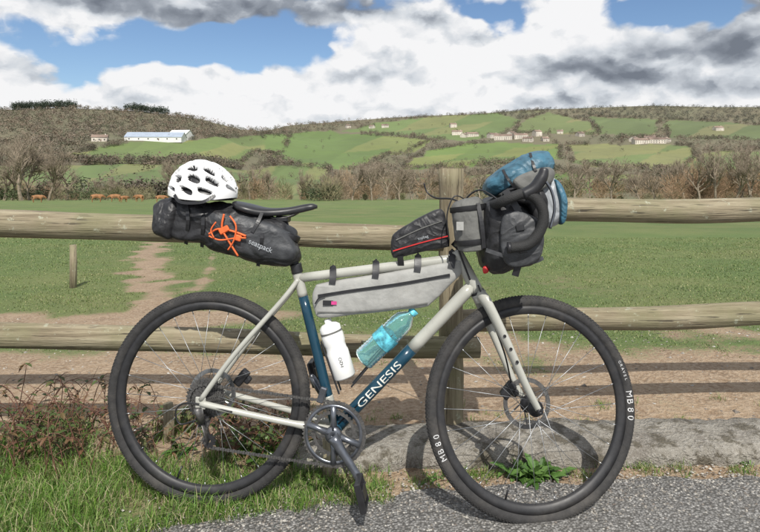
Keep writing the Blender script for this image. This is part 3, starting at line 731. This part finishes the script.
k=(grassmask(X,Y)+.7*(fbm(X*5,Y*5,3,13)-.5))>.40+.45*rng.uniform(0,1,n); X=X[k];Y=Y[k]
blades('meadow_grass',X,Y,rng.uniform(.006,.019,len(X))*(1+.05*Y)*(.5+1.0*fbm(X*2,Y*2,2,4)),.003+.0007*Y,M_gr,1.6)
n=52000; X=rng.uniform(-2.4,.05,n); Y=rng.uniform(1.4,2.5,n)
den=fbm(X*5,Y*5,3,55); e=road_edge(X)
k=(Y>e-.06+.10*(den-.5))&(den+.25*rng.uniform(0,1,n)>.38+.30*np.clip((X+.9)/.9,0,1)+.36*np.clip((Y-2.05)/.3,0,1)); X=X[k];Y=Y[k];d2=den[k]
blades('verge_grass',X,Y,rng.uniform(.02,.075,len(X))*(.5+1.1*d2)*np.clip(1.25-.5*(X+1.2),.5,1.4),rng.uniform(.0015,.0035,len(X)),M_tuft,1.2)
X=[];Y=[]
for i in range(110):
    cx=rng.uniform(-.4,2.4); cy=road_edge(cx)+rng.uniform(-.01,.10) if i%3 else rng.uniform(2.32,2.6); q=rng.integers(8,60)
    X.append(rng.normal(cx,.02,q)); Y.append(rng.normal(cy,.012,q))
X=np.concatenate(X);Y=np.concatenate(Y)
blades('kerb_grass',X,Y,rng.uniform(.01,.045,len(X)),rng.uniform(.0015,.003,len(X)),M_tuft,1.2)
def stones(name,X,Y,R,mm,zo=0):
    base=np.array([(1,0,0),(-1,0,0),(0,1,0),(0,-1,0),(0,0,1),(0,0,-1)],float)
    Fc=[(0,2,4),(2,1,4),(1,3,4),(3,0,4),(2,0,5),(1,2,5),(3,1,5),(0,3,5)]
    V=[];FF=[];Z=gz(X,Y)+zo
    for i,(x,y,z,r) in enumerate(zip(X,Y,Z,R)):
        j=base*(r*rng.uniform(.55,1.2,(6,1))); th=rng.uniform(0,6.28); c,s_=math.cos(th),math.sin(th); j=np.stack([j[:,0]*c-j[:,1]*s_,j[:,0]*s_+j[:,1]*c,j[:,2]*.6],-1)+rng.normal(0,r*.15,(6,3))
        V+= [(x+a,y+b,z+c_) for a,b,c_ in j]; FF+=[tuple(k+i*6 for k in f) for f in Fc]
    return mk(name,V,FF,mm,None,False)
M_st=leafmat('stone',[(0,(.12,.10,.085)),(.5,(.24,.22,.19)),(1,(.42,.40,.36))],.9,0)
X=rng.uniform(-1.2,2.4,5200); Y=road_edge(X)+rng.normal(-.06,.10,5200); k=Y<2.03; X=X[k];Y=Y[k]
stones('gravel',X,Y,rng.uniform(.002,.0065,len(X)),M_st,.008)
n=1800; X=rng.uniform(-3,3,n); Y=rng.uniform(2.3,4.6,n); stones('loose_stones',X,Y,rng.uniform(.003,.010,n)*rng.uniform(.5,1.5,n),M_st,0)
def leaf(ac,base,dirv,L_,Wd,droop=.4,teeth=True):
    d=Vector(dirv).normalized(); s=d.cross(Vector((0,0,1))); s=s.normalized() if s.length>.1 else Vector((1,0,0)); V=[];n=7
    for i in range(n+1):
        t=i/n; w=Wd*math.sin(math.pi*min(1,t*.9+.08))**.8*(1+(.25 if i%2 and teeth else -.1))*.5
        if i==n: w=.0005
        c=base+d*L_*t+Vector((0,0,-droop*L_*t*t)); up=Vector((0,0,w*.35))
        V+=[c-s*w+up,c,c+s*w+up]
    Fc=[]
    for i in range(n):
        b=i*3; Fc+=[(b,b+1,b+4,b+3),(b+1,b+2,b+5,b+4)]
    ac.add(V,Fc)
M_leaf=leafmat('weed_leaf',[(0,(.04,.09,.015)),(.5,(.065,.15,.025)),(1,(.12,.21,.05))],.5)
M_leafd=leafmat('bramble_leaf',[(0,(.05,.08,.02)),(.5,(.08,.12,.03)),(.8,(.16,.08,.04)),(1,(.20,.13,.07))],.55)
def weed(px,Y,n,Lm,nm='weed_plant'):
    x=(px-380)/F*Y; z=gz1(x,Y); ac=Acc()
    for i in range(n):
        a=random.uniform(0,6.28); el=random.uniform(.2,1.2); b=Vector((x+random.gauss(0,.025),Y+random.gauss(0,.015),z+random.uniform(0,.01)))
        leaf(ac,b,(math.cos(a)*math.cos(el),math.sin(a)*math.cos(el),math.sin(el)),Lm*random.uniform(.4,1.1),Lm*random.uniform(.15,.28),random.uniform(.2,.8))
    return ac.mk(nm,M_leaf)
weed(530,1.97,80,.11); weed(545,1.98,34,.09); weed(515,2.0,26,.08); weed(270,2.15,60,.10); weed(245,2.22,50,.11); weed(292,2.2,40,.09); weed(30,1.62,24,.05); weed(440,1.97,16,.04); weed(180,2.2,30,.08); weed(745,2.03,20,.03); weed(620,2.03,14,.025); weed(300,2.1,40,.06)
M_stem=mat('bramble_stem',(.13,.06,.04),.7,sc=30,var=.4)
def bramble(x0,x1,y0,y1,n,hmax,nl,nm='bramble_bush'):
    r=root(nm,((x0+x1)/2,(y0+y1)/2,0)); ac=Acc(); al=Acc()
    for i in range(n):
        x=random.uniform(x0,x1); y=random.uniform(y0,y1); z=gz1(x,y); a=random.uniform(0,6.28); h=random.uniform(.3,1)*hmax; l=h*random.uniform(.4,1.6)
        pts=[Vector((x,y,z-.01)),Vector((x+math.cos(a)*l*.3,y+math.sin(a)*l*.15,z+h*.7)),Vector((x+math.cos(a)*l*.7,y+math.sin(a)*l*.3,z+h)),Vector((x+math.cos(a)*l*1.1,y+math.sin(a)*l*.4,z+h*random.uniform(.3,1.05)))]
        pts=[q+Vector((random.gauss(0,.012),random.gauss(0,.012),0)) for q in pts]; cp=catmull(pts,5)
        ac.add(*sweep_data(cp,[.0022*(1-.6*k/len(cp)) for k in range(len(cp))],5))
        for j in range(nl):
            q=random.choice(cp[3:]); b=random.uniform(0,6.28); leaf(al,q,(math.cos(b),math.sin(b),random.uniform(-.3,.6)),random.uniform(.015,.04),random.uniform(.01,.02),.4)
        for j in range(2):
            q=random.choice(cp[3:]); e=q+Vector((random.gauss(0,.05),random.gauss(0,.03),random.uniform(-.02,.06))); ac.add(*sweep_data([q,q.lerp(e,.5)+Vector((0,0,.008)),e],[.0013,.001,.0006],4))
    ac.mk('stems',M_stem,r,True); al.mk('leaves',M_leafd,r)
bramble(-1.55,-1.05,2.0,2.45,90,.24,5); bramble(-1.0,-.55,2.1,2.5,40,.13,6); bramble(-.62,-.35,2.1,2.4,50,.16,7); bramble(-2.6,-1.5,2.0,2.5,70,.25,5)
# ------------------------------------------------ distant vegetation
def vmat(name,rough=.95):
    m=bpy.data.materials.new(name); g=G(NT(m)); a=g.n('ShaderNodeAttribute',attribute_name='tint'); ge=g.n('ShaderNodeNewGeometry')
    k=g.m('MULTIPLY_ADD',ge.outputs['Random Per Island'],.4,.8)
    mx=g.n('ShaderNodeVectorMath',operation='SCALE'); g.nt.links.new(a.outputs['Color'],mx.inputs[0]); g.nt.links.new(k,mx.inputs['Scale']); g.out(mx.outputs[0],rough); return m
M_v=vmat('distant_foliage')
def crowns(name,X,Y,H,R,C,ntri,mm=M_v,size=.3,twig=None):
    n=len(X); Z=gz(X,Y); 
    d=rng.normal(0,1,(n,ntri,3)); d/=np.linalg.norm(d,axis=-1,keepdims=True); rad=rng.uniform(.2,1,(n,ntri,1))**.5
    lump=1+.35*np.sin(d[...,0:1]*5+rng.uniform(0,6,(n,1,1)))*np.cos(d[...,2:3]*4)
    c=d*rad*lump; c[...,0]*=R[:,None]; c[...,1]*=R[:,None]; c[...,2]=c[...,2]*(H[:,None]*.5)+H[:,None]*.5
    if twig:
        dr=d*np.array([1,1,.5])+np.array([0,0,.9])+rng.normal(0,.3,(n,ntri,3)); dr/=np.linalg.norm(dr,axis=-1,keepdims=True)
        c+=np.stack([X,Y,Z],-1)[:,None,:]
        ln=H[:,None,None]*rng.uniform(.12,.38,(n,ntri,1)); sd_=np.stack([-dr[...,2],np.zeros((n,ntri)),dr[...,0]],-1)*twig
        v=np.stack([c-dr*ln*.5-sd_,c-dr*ln*.5+sd_,c+dr*ln*.5],2)
    else:
        c+=np.stack([X,Y,Z],-1)[:,None,:]
        sz=(R[:,None,None,None]*size); v=c[:,:,None,:]+rng.normal(0,1,(n,ntri,3,3))*sz*np.array([1,1,.8])
    V=v.reshape(-1,3); N_=n*ntri
    me=bpy.data.meshes.new(name); me.vertices.add(N_*3); me.vertices.foreach_set('co',V.ravel()); me.loops.add(N_*3); me.loops.foreach_set('vertex_index',np.arange(N_*3,dtype=np.int32))
    me.polygons.add(N_); me.polygons.foreach_set('loop_start',np.arange(0,N_*3,3,dtype=np.int32)); me.polygons.foreach_set('loop_total',np.full(N_,3,np.int32)); me.update(calc_edges=True)
    ca=me.color_attributes.new('tint','FLOAT_COLOR','POINT'); cc=np.repeat(np.concatenate([C,np.ones((n,1))],-1),ntri*3,axis=0); ca.data.foreach_set('color',cc.ravel())
    me.materials.append(mm); o=bpy.data.objects.new(name,me); S.collection.objects.link(o); return o
BR=np.array([[.21,.16,.12],[.19,.155,.12],[.22,.175,.125],[.165,.145,.11],[.12,.125,.08],[.18,.17,.12]])
HOUSES=[(453,127,16,8,.2),(457,136,22,7,-.1),(464,138,12,6,.9),(472,137,26,6,.3),(493,138,24,7,.6),(503,140,34,8,-.2),(512,137,20,7.5,.8),(520,139,28,7,.2),(528,141,18,6,-.5),(537,137,15,9,.4),(545,140,12,5,.1),(634,141,14,6,.7),(641,143,28,6.5,.1),(650,141,18,8,-.5),(657,143,26,7,-.2),(666,142,16,6,.8),(385,127,18,6,.1),(372,128,12,6,-.6),(718,131,18,6,.1),(348,128,12,6,.5),(580,136,14,6,.4),(560,133,12,5,-.3)]
def nohouse(px,r):
    k=np.ones(px.shape,bool)
    for h in HOUSES+[(160,141,0,0,0),(140,141,0,0,0),(180,141,0,0,0)]: k&=~((abs(px-h[0])<9)&(r>h[1]-1.5)&(r<h[1]+5))
    return k
pxs=rng.uniform(-250,1050,30000); sN=rng.uniform(0,1,30000)**.8
rws=R0+(ridge(pxs)-R0)*sN**PW
_,fld=landuse(pxs,rws); wd=fbm(pxs/35,rws/8,3,91)+.14*((pxs<255)&(rws<137))+.12*((pxs>500)&(rws<122))
keep=(~fld)&nohouse(pxs,rws)&(wd+.25*rng.uniform(0,1,len(pxs))+ .25*np.clip((sN-.85)/.1,0,1)>.55)
pxs=pxs[keep][:9500];rws=rws[keep][:9500]; X,Y=hillpos(pxs,rws)
ci=rng.integers(0,6,len(X)); C=BR[ci]; cloud_shade=(pxs>480)&(rws<124); C[cloud_shade]=C[cloud_shade]*.5+np.array([.025,.034,.03])  # right ridge trees tinted darker: cloud shadow painted into their colour
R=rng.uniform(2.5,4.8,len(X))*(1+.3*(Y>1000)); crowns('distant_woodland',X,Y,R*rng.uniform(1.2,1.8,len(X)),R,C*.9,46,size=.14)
hx=[];hr=[]
for po,c in FIELDS:
    for i in range(len(po)):
        (x1,y1),(x2,y2)=po[i],po[(i+1)%len(po)]; L_=math.hypot(x2-x1,(y2-y1)*3); q=int(L_*1.3); t=rng.uniform(0,1,q)
        k=vn(t*L_/14+i*7,np.zeros(q),int(x1)+900)>.36
        hx.append((x1+(x2-x1)*t+rng.normal(0,1.2,q))[k]); hr.append((y1+(y2-y1)*t+rng.normal(0,.5,q))[k])
hx.append(rng.uniform(60,760,180)); hr.append(rng.uniform(114,190,180))
for h in HOUSES: hx.append(rng.normal(h[0],9,4)); hr.append(np.full(4,h[1]-2.5)+rng.uniform(-1,1,4))
hx=np.concatenate(hx);hr=np.concatenate(hr); k=nohouse(hx,hr); hx=hx[k];hr=hr[k]; X,Y=hillpos(hx,hr); C=BR[rng.integers(0,6,len(X))]*.68; R=rng.uniform(1.5,3.9,len(X))*(1+.25*(Y>900))
crowns('distant_hedgerow',X,Y,R*1.8,R,C,60,size=.13)
hx=np.concatenate([rng.uniform(12,76,260),rng.uniform(125,168,150)]); hr=ridge(hx)+rng.uniform(-.2,1.5,len(hx)); X,Y=hillpos(hx,hr)
crowns('distant_conifers',X,Y,rng.uniform(9,13,len(X)),rng.uniform(2.5,4,len(X)),np.tile([[.04,.055,.035]],(len(X),1)),50,size=.18)
def band(px0,px1,n,Y0,Y1,h0,h1,cols,name,nt=230,twig=.05,sz=.10):
    p_=rng.uniform(px0,px1,n); Y=rng.uniform(Y0,Y1,n); X=(p_-380)/F*Y; H=rng.uniform(h0,h1,n); C=np.array(cols)[rng.integers(0,len(cols),n)]; crowns(name,X,Y,H,H*rng.uniform(.4,.65,n),C,nt,size=sz,twig=twig)
brown=[(.24,.165,.10),(.21,.16,.11),(.27,.195,.12),(.17,.14,.09)]; drab=[(.18,.16,.09),(.15,.15,.075),(.22,.20,.12)]; green=[(.045,.06,.028),(.055,.075,.03)]
band(-260,1050,230,135,172,1.2,2.6,brown+drab,'valley_hedge')
band(-200,75,34,118,140,3,6,brown+drab,'valley_hedge'); band(-60,95,26,112,124,2.2,3.2,green,'evergreen_hedge',twig=None)
band(90,165,12,125,150,2,4,drab,'valley_hedge'); band(200,335,26,120,150,3,6,brown+drab,'valley_hedge'); band(335,470,30,150,190,6,10,brown,'valley_hedge',300)
band(560,680,18,130,170,4,8,brown+drab,'valley_hedge'); band(670,950,56,120,165,6,11,[(.27,.17,.095),(.25,.165,.10),(.22,.145,.09)],'valley_hedge',340)
band(300,345,6,118,126,3,4.5,green,'evergreen_hedge',twig=None); band(75,82,2,200,205,4,6,green,'evergreen_hedge',twig=None)
M_bark=mat('bare_bark',(.24,.195,.145),.9,sc=2,var=.3)
def tree_mesh(seed,H):
    rd=random.Random(seed); ac=Acc()
    def br(p,d,l,r,lev):
        n=3; pts=[p]; dd=d.copy()
        for i in range(n):
            dd=(dd+Vector((rd.gauss(0,.16),rd.gauss(0,.16),rd.gauss(.05,.1)))).normalized(); pts.append(pts[-1]+dd*l/n)
        rs=[r*(1-.5*i/n) for i in range(n+1)]
        V,Fc=sweep_data(pts,rs,5 if lev<2 else 3); ac.add(V,Fc[:-2])
        if lev>=5: return
        for k in range((5,4,4,4,3)[lev]):
            f=rd.uniform(.3,1); i=min(n-1,int(f*n)); q=pts[i].lerp(pts[i+1],f*n-i)
            ax=dd.cross(Vector((rd.gauss(0,1),rd.gauss(0,1),rd.gauss(0,1)))).normalized(); nd=Matrix.Rotation(rd.uniform(.35,.9),3,ax)@dd; nd.z+=.22
            br(q,nd.normalized(),l*rd.uniform(.55,.8),r*.56,lev+1)
    br(Vector((0,0,-.3)),Vector((0,0,1)),H*.36,H*.024,0)
    V=np.array(ac.V); V*=H/V[:,2].max()
    me=bpy.data.meshes.new('bare_tree'); me.from_pydata([tuple(v) for v in V],[],ac.F); me.materials.append(M_bark); return me
TM=[tree_mesh(s,10) for s in (1,2,3,4)]
def tree(px,Y,H,i,name='bare_tree'):
    x=(px-380)/F*Y; o=bpy.data.objects.new(name,TM[i%4]); S.collection.objects.link(o); o.location=(x,Y,gz1(x,Y)-.1); s_=H/10; o.scale=(s_*random.uniform(.8,1.0),)*2+(s_,); o.rotation_euler=(0,0,random.uniform(0,6.28)); 
    return o
for k,(px_,Y_,H_) in enumerate([(22,112,15),(48,118,14),(4,120,13),(-30,115,15),(66,130,10),(172,125,11),(178,128,10),(250,130,9),(268,135,8),(300,128,8),(352,135,9.5),(372,130,10),(385,140,11),(425,150,10),(575,128,10),(590,140,11),(612,128,11),(640,138,9),(655,132,8),(700,122,11),(716,120,13),(735,118,12),(752,124,14),(775,120,13),(810,118,14),(230,140,8),(120,132,6),(95,130,6),(-60,118,14),(480,150,11),(450,145,9),(330,145,9),(30,116,12),(12,118,11),(685,125,10),(742,130,11),(400,145,10),(412,150,9)]): tree(px_,Y_,H_,k)
# ------------------------------------------------ cows
def cow():
    bm=bmesh.new(); pts={}
    def v(n,x,y,z,r): pts[n]=(bm.verts.new((x,y,z)),r)
    v('pel',-.65,0,1.15,(.27,.30)); v('b1',-.3,0,1.08,(.34,.36)); v('b2',.1,0,1.05,(.34,.36)); v('ch',.5,0,1.1,(.29,.34)); v('nk',.85,0,1.12,(.19,.22)); v('hd',1.1,0,.95,(.13,.14)); v('mz',1.3,0,.72,(.085,.085))
    v('t1',-.93,0,1.2,(.05,.05)); v('t2',-1.0,0,.6,(.03,.03))
    E=[('pel','b1'),('b1','b2'),('b2','ch'),('ch','nk'),('nk','hd'),('hd','mz'),('pel','t1'),('t1','t2')]
    for s,n in((1,'l'),(-1,'r')):
        v('k'+n,-.55,.2*s,.78,(.15,.15)); v('h'+n,-.75,.2*s,.48,(.07,.07)); v('f'+n,-.68,.2*s,.04,(.06,.06)); E+= [('pel','k'+n),('k'+n,'h'+n),('h'+n,'f'+n)]
        v('s'+n,.5,.18*s,.72,(.13,.13)); v('w'+n,.52,.18*s,.42,(.065,.065)); v('g'+n,.5,.18*s,.04,(.06,.06)); E+=[('ch','s'+n),('s'+n,'w'+n),('w'+n,'g'+n)]
        v('e'+n,1.02,.2*s,1.05,(.04,.04)); E.append(('hd','e'+n))
    for a,b in E: bm.edges.new((pts[a][0],pts[b][0]))
    bm.verts.index_update(); me=bpy.data.meshes.new('cow'); order=list(pts.values()); bm.to_mesh(me); bm.free()
    o=bpy.data.objects.new('cow',me); S.collection.objects.link(o); md=o.modifiers.new('s','SKIN'); 
    if not me.skin_vertices:
        bpy.context.view_layer.objects.active=o; o.select_set(True)
        bpy.ops.mesh.customdata_skin_add()
    for sv,(vv,r) in zip(me.skin_vertices[0].data,order): sv.radius=r
    me.skin_vertices[0].data[0].use_root=True
    o.modifiers.new('sub','SUBSURF').levels=1; o.modifiers['sub'].render_levels=1
    bpy.context.view_layer.update(); m3=bpy.data.meshes.new_from_object(o.evaluated_get(bpy.context.evaluated_depsgraph_get())); bpy.data.objects.remove(o)
    m3.materials.clear(); m3.materials.append(mat('cow_coat',(.27,.13,.055),.8,sc=3,var=.3)); return m3
try:
    cm=cow()
    for px_,Y_,rz in ((97,94,.4),(115,101,3.5),(124,95,1.1),(139,103,2.9),(161,97,.3),(38,88,.4)):
        x=(px_-380)/F*Y_; o=bpy.data.objects.new('cow',cm); S.collection.objects.link(o); o.location=(x,Y_,gz1(x,Y_)); o.rotation_euler=(0,0,rz); o.scale=(random.uniform(.8,1.02),)*3
except Exception as ex: print('COW',ex)
# ------------------------------------------------ houses
M_wall=mat('render_wall',(.55,.50,.43),.9,sc=.05,var=.35); M_roof=mat('tile_roof',(.20,.145,.115),.9,sc=.05,var=.5); M_win=mat('window_dark',(.03,.035,.04),.2,sc=1); M_broof=mat('metal_roof',(.30,.35,.42),.5,sc=.2,var=.1); M_bw=mat('barn_wall',(.68,.68,.65),.8,sc=.3,var=.1)
def house(px,row,Lx,Wy,Hh,name='farmhouse',rot=0,wm=None,rm=None,sink=.5):
    X,Y=hillpos(np.array([float(px)]),np.array([float(row)])); x,y=float(X[0]),float(Y[0]); z=gz1(x,y)-sink; r=root(name,(x,y,z))
    B=Matrix.Translation((x,y,z))@Matrix.Rotation(rot,4,'Z'); rh_=Wy*.28
    def q(l): return [B@Vector(a) for a in l]
    a,b=Lx/2,Wy/2
    mk('walls',q([(-a,-b,-2),(a,-b,-2),(a,b,-2),(-a,b,-2),(-a,-b,Hh),(a,-b,Hh),(a,b,Hh),(-a,b,Hh),(-a,0,Hh+rh_),(a,0,Hh+rh_)]),[(0,1,5,4),(1,2,6,9,5),(2,3,7,6),(3,0,4,8,7)],wm or M_wall,r,False)
    o_=.5; zz=Hh-.28*o_*2+.15
    mk('roof',q([(-a-o_,-b-o_,zz-.1),(a+o_,-b-o_,zz-.1),(a+o_,0,Hh+rh_+.15),(-a-o_,0,Hh+rh_+.15),(-a-o_,b+o_,zz-.1),(a+o_,b+o_,zz-.1)]),[(0,1,2,3),(3,2,5,4)],rm or M_roof,r,False)
    ac=Acc(); nw=max(2,int(Lx/(4 if name!='barn' else 9)))
    for i in range(nw):
        for hh in ([1.6] if Hh<4.5 else [1.6,4.4]): ac.box(B@Matrix.Translation((-a+(i+.5)*Lx/nw,-b-.03,hh)),1.1,.1,1.4)
    ac.mk('windows',M_win,r); ac=Acc(); ac.box(B@Matrix.Translation((Lx*.1,-b-.05,1.05)),1.1,.1,2.1); ac.mk('door',M_roof,r)
    if name!='barn': ac=Acc(); ac.box(B@Matrix.Translation((a*.7,0,Hh+rh_+.3)),.9,.9,1.6); ac.mk('chimney',M_wall,r)
house(156,141,56,18,3.6,'barn',.05,M_bw,M_broof); house(181,141,20,18,5.0,'barn',-.2,M_bw,M_bw); house(100,141,14,9,4,rot=.3)
for px_,r_,l_,h_,ro in HOUSES: house(px_,r_,l_,12,h_,'farmhouse',ro)
# ------------------------------------------------ sun + sky
sd=Vector((.10,-.62,.74)).normalized()
sl=bpy.data.lights.new('sun','SUN'); sl.energy=5.0; sl.angle=math.radians(.5); sl.color=(1,.96,.89); so=bpy.data.objects.new('sun',sl); S.collection.objects.link(so)
so.rotation_euler=(-sd).to_track_quat('-Z','Y').to_euler()
w=bpy.data.worlds.new('World'); S.world=w; w.use_nodes=True; nt=w.node_tree; nt.nodes.clear(); g=G(nt)
w.cycles.sampling_method='NONE'
sky=g.n('ShaderNodeTexSky',sky_type='NISHITA'); sky.sun_disc=False; sky.sun_elevation=math.asin(sd.z); sky.sun_rotation=math.atan2(sd.x,sd.y); sky.air_density=1.; sky.dust_density=.4; sky.ozone_density=1.5
tc=g.n('ShaderNodeTexCoord'); sp_=g.n('ShaderNodeSeparateXYZ'); nt.links.new(tc.outputs['Generated'],sp_.inputs[0])
az=g.m('ARCTAN2',sp_.outputs[0],sp_.outputs[1]); el=g.m('ARCSINE',sp_.outputs[2])
cb=g.n('ShaderNodeCombineXYZ'); nt.links.new(az,cb.inputs[0]); nt.links.new(g.m('MULTIPLY',el,1.5),cb.inputs[1])
wn=g.noise(cb.outputs[0],7,3,.6); ws=g.n('ShaderNodeSeparateColor'); nt.links.new(wn.outputs[1],ws.inputs[0])
azw=g.m('ADD',az,g.m('MULTIPLY_ADD',ws.outputs[0],.22,-.11)); elw=g.m('ADD',el,g.m('MULTIPLY_ADD',ws.outputs[1],.10,-.05))
def blob(px,py,rx,ry,amt):
    a0=math.atan((px-380)/F); e0=math.atan((HR-py)/F*math.cos(a0)); ra=rx/F*math.cos(a0)**2; re=ry/F*math.cos(a0)
    x=g.m('MULTIPLY_ADD',azw,1/ra,-a0/ra); y=g.m('MULTIPLY_ADD',elw,1/re,-e0/re)
    d=g.m('MULTIPLY_ADD',x,x,g.m('MULTIPLY',y,y))
    return g.m('MULTIPLY',g.m('EXPONENT',g.m('MULTIPLY',d,-1)),amt)
def summ(l,base):
    s=base
    for x in l: s=g.m('ADD',s,blob(*x))
    return s
warp=g.n('ShaderNodeVectorMath',operation='MULTIPLY_ADD'); nt.links.new(g.noise(cb.outputs[0],18,4,.6).outputs[1],warp.inputs[0]); warp.inputs[1].default_value=(.06,.06,0); nt.links.new(cb.outputs[0],warp.inputs[2])
def dens_at(off):
    o_=g.n('ShaderNodeVectorMath',operation='ADD'); nt.links.new(warp.outputs[0],o_.inputs[0]); o_.inputs[1].default_value=off
    v=g.n('ShaderNodeTexVoronoi',voronoi_dimensions='2D',feature='SMOOTH_F1'); nt.links.new(o_.outputs[0],v.inputs['Vector']); v.inputs['Scale'].default_value=11; v.inputs['Smoothness'].default_value=.8
    v2=g.n('ShaderNodeTexVoronoi',voronoi_dimensions='2D',feature='SMOOTH_F1'); nt.links.new(o_.outputs[0],v2.inputs['Vector']); v2.inputs['Scale'].default_value=27; v2.inputs['Smoothness'].default_value=.8
    n_=g.noise(o_.outputs[0],5.0,6,.52,.2).outputs[0]
    s=g.m('MULTIPLY_ADD',v.outputs['Distance'],-.28,n_); return g.m('MULTIPLY_ADD',v2.outputs['Distance'],-.12,g.m('ADD',s,.17))
n1=dens_at((0,0,0)); n2=dens_at((.004,.022,0))
dens=summ([(160,48,135,22,-.42),(275,30,55,24,-.30),(60,54,70,14,-.22),(490,4,46,14,-.40),(662,12,58,26,-.46),(150,2,300,13,.25),(380,92,260,38,.25),(450,45,70,30,.3),(20,90,80,25,.2),(640,80,160,38,.3),(745,40,45,50,.3),(580,20,35,20,.15)],g.m('ADD',n1,.045))
mask=g.sstep(dens,.42,.58)
dark=summ([(120,0,260,17,.60),(330,0,110,15,.48),(15,35,50,12,.15),(390,72,34,12,.34),(620,64,100,21,.58),(740,35,45,42,.58),(560,100,60,9,.15),(720,95,60,12,.2),(455,60,60,25,-.3),(570,25,50,20,-.3),(330,100,120,14,-.15),(30,90,90,20,-.15)],-.02)
lit=g.m('MULTIPLY',g.m('SUBTRACT',n1,n2),2.6)
thick=g.m('MULTIPLY',g.sstep(dens,.65,1.0),.10)
br=g.m('SUBTRACT',g.m('ADD',.87,lit),g.m('ADD',dark,thick))
br=g.m('ADD',br,g.m('MULTIPLY_ADD',g.noise(cb.outputs[0],7,4,.5).outputs[0],.36,-.18))
cc=g.ramp(br,[(0,(1.9,2.15,2.6)),(.3,(3.3,3.65,4.2)),(.62,(6.8,7.2,7.7)),(.9,(9.7,9.7,9.8))])
sc2=g.n('ShaderNodeVectorMath',operation='MULTIPLY'); nt.links.new(sky.outputs[0],sc2.inputs[0]); sc2.inputs[1].default_value=(.98,1.08,1.2)
col=g.mix(mask,sc2.outputs[0],cc)
bg=g.n('ShaderNodeBackground'); nt.links.new(col,bg.inputs[0]); bg.inputs[1].default_value=.095
wo=g.n('ShaderNodeOutputWorld'); nt.links.new(bg.outputs[0],wo.inputs[0])
print('verts',sum(len(m.vertices) for m in bpy.data.meshes))
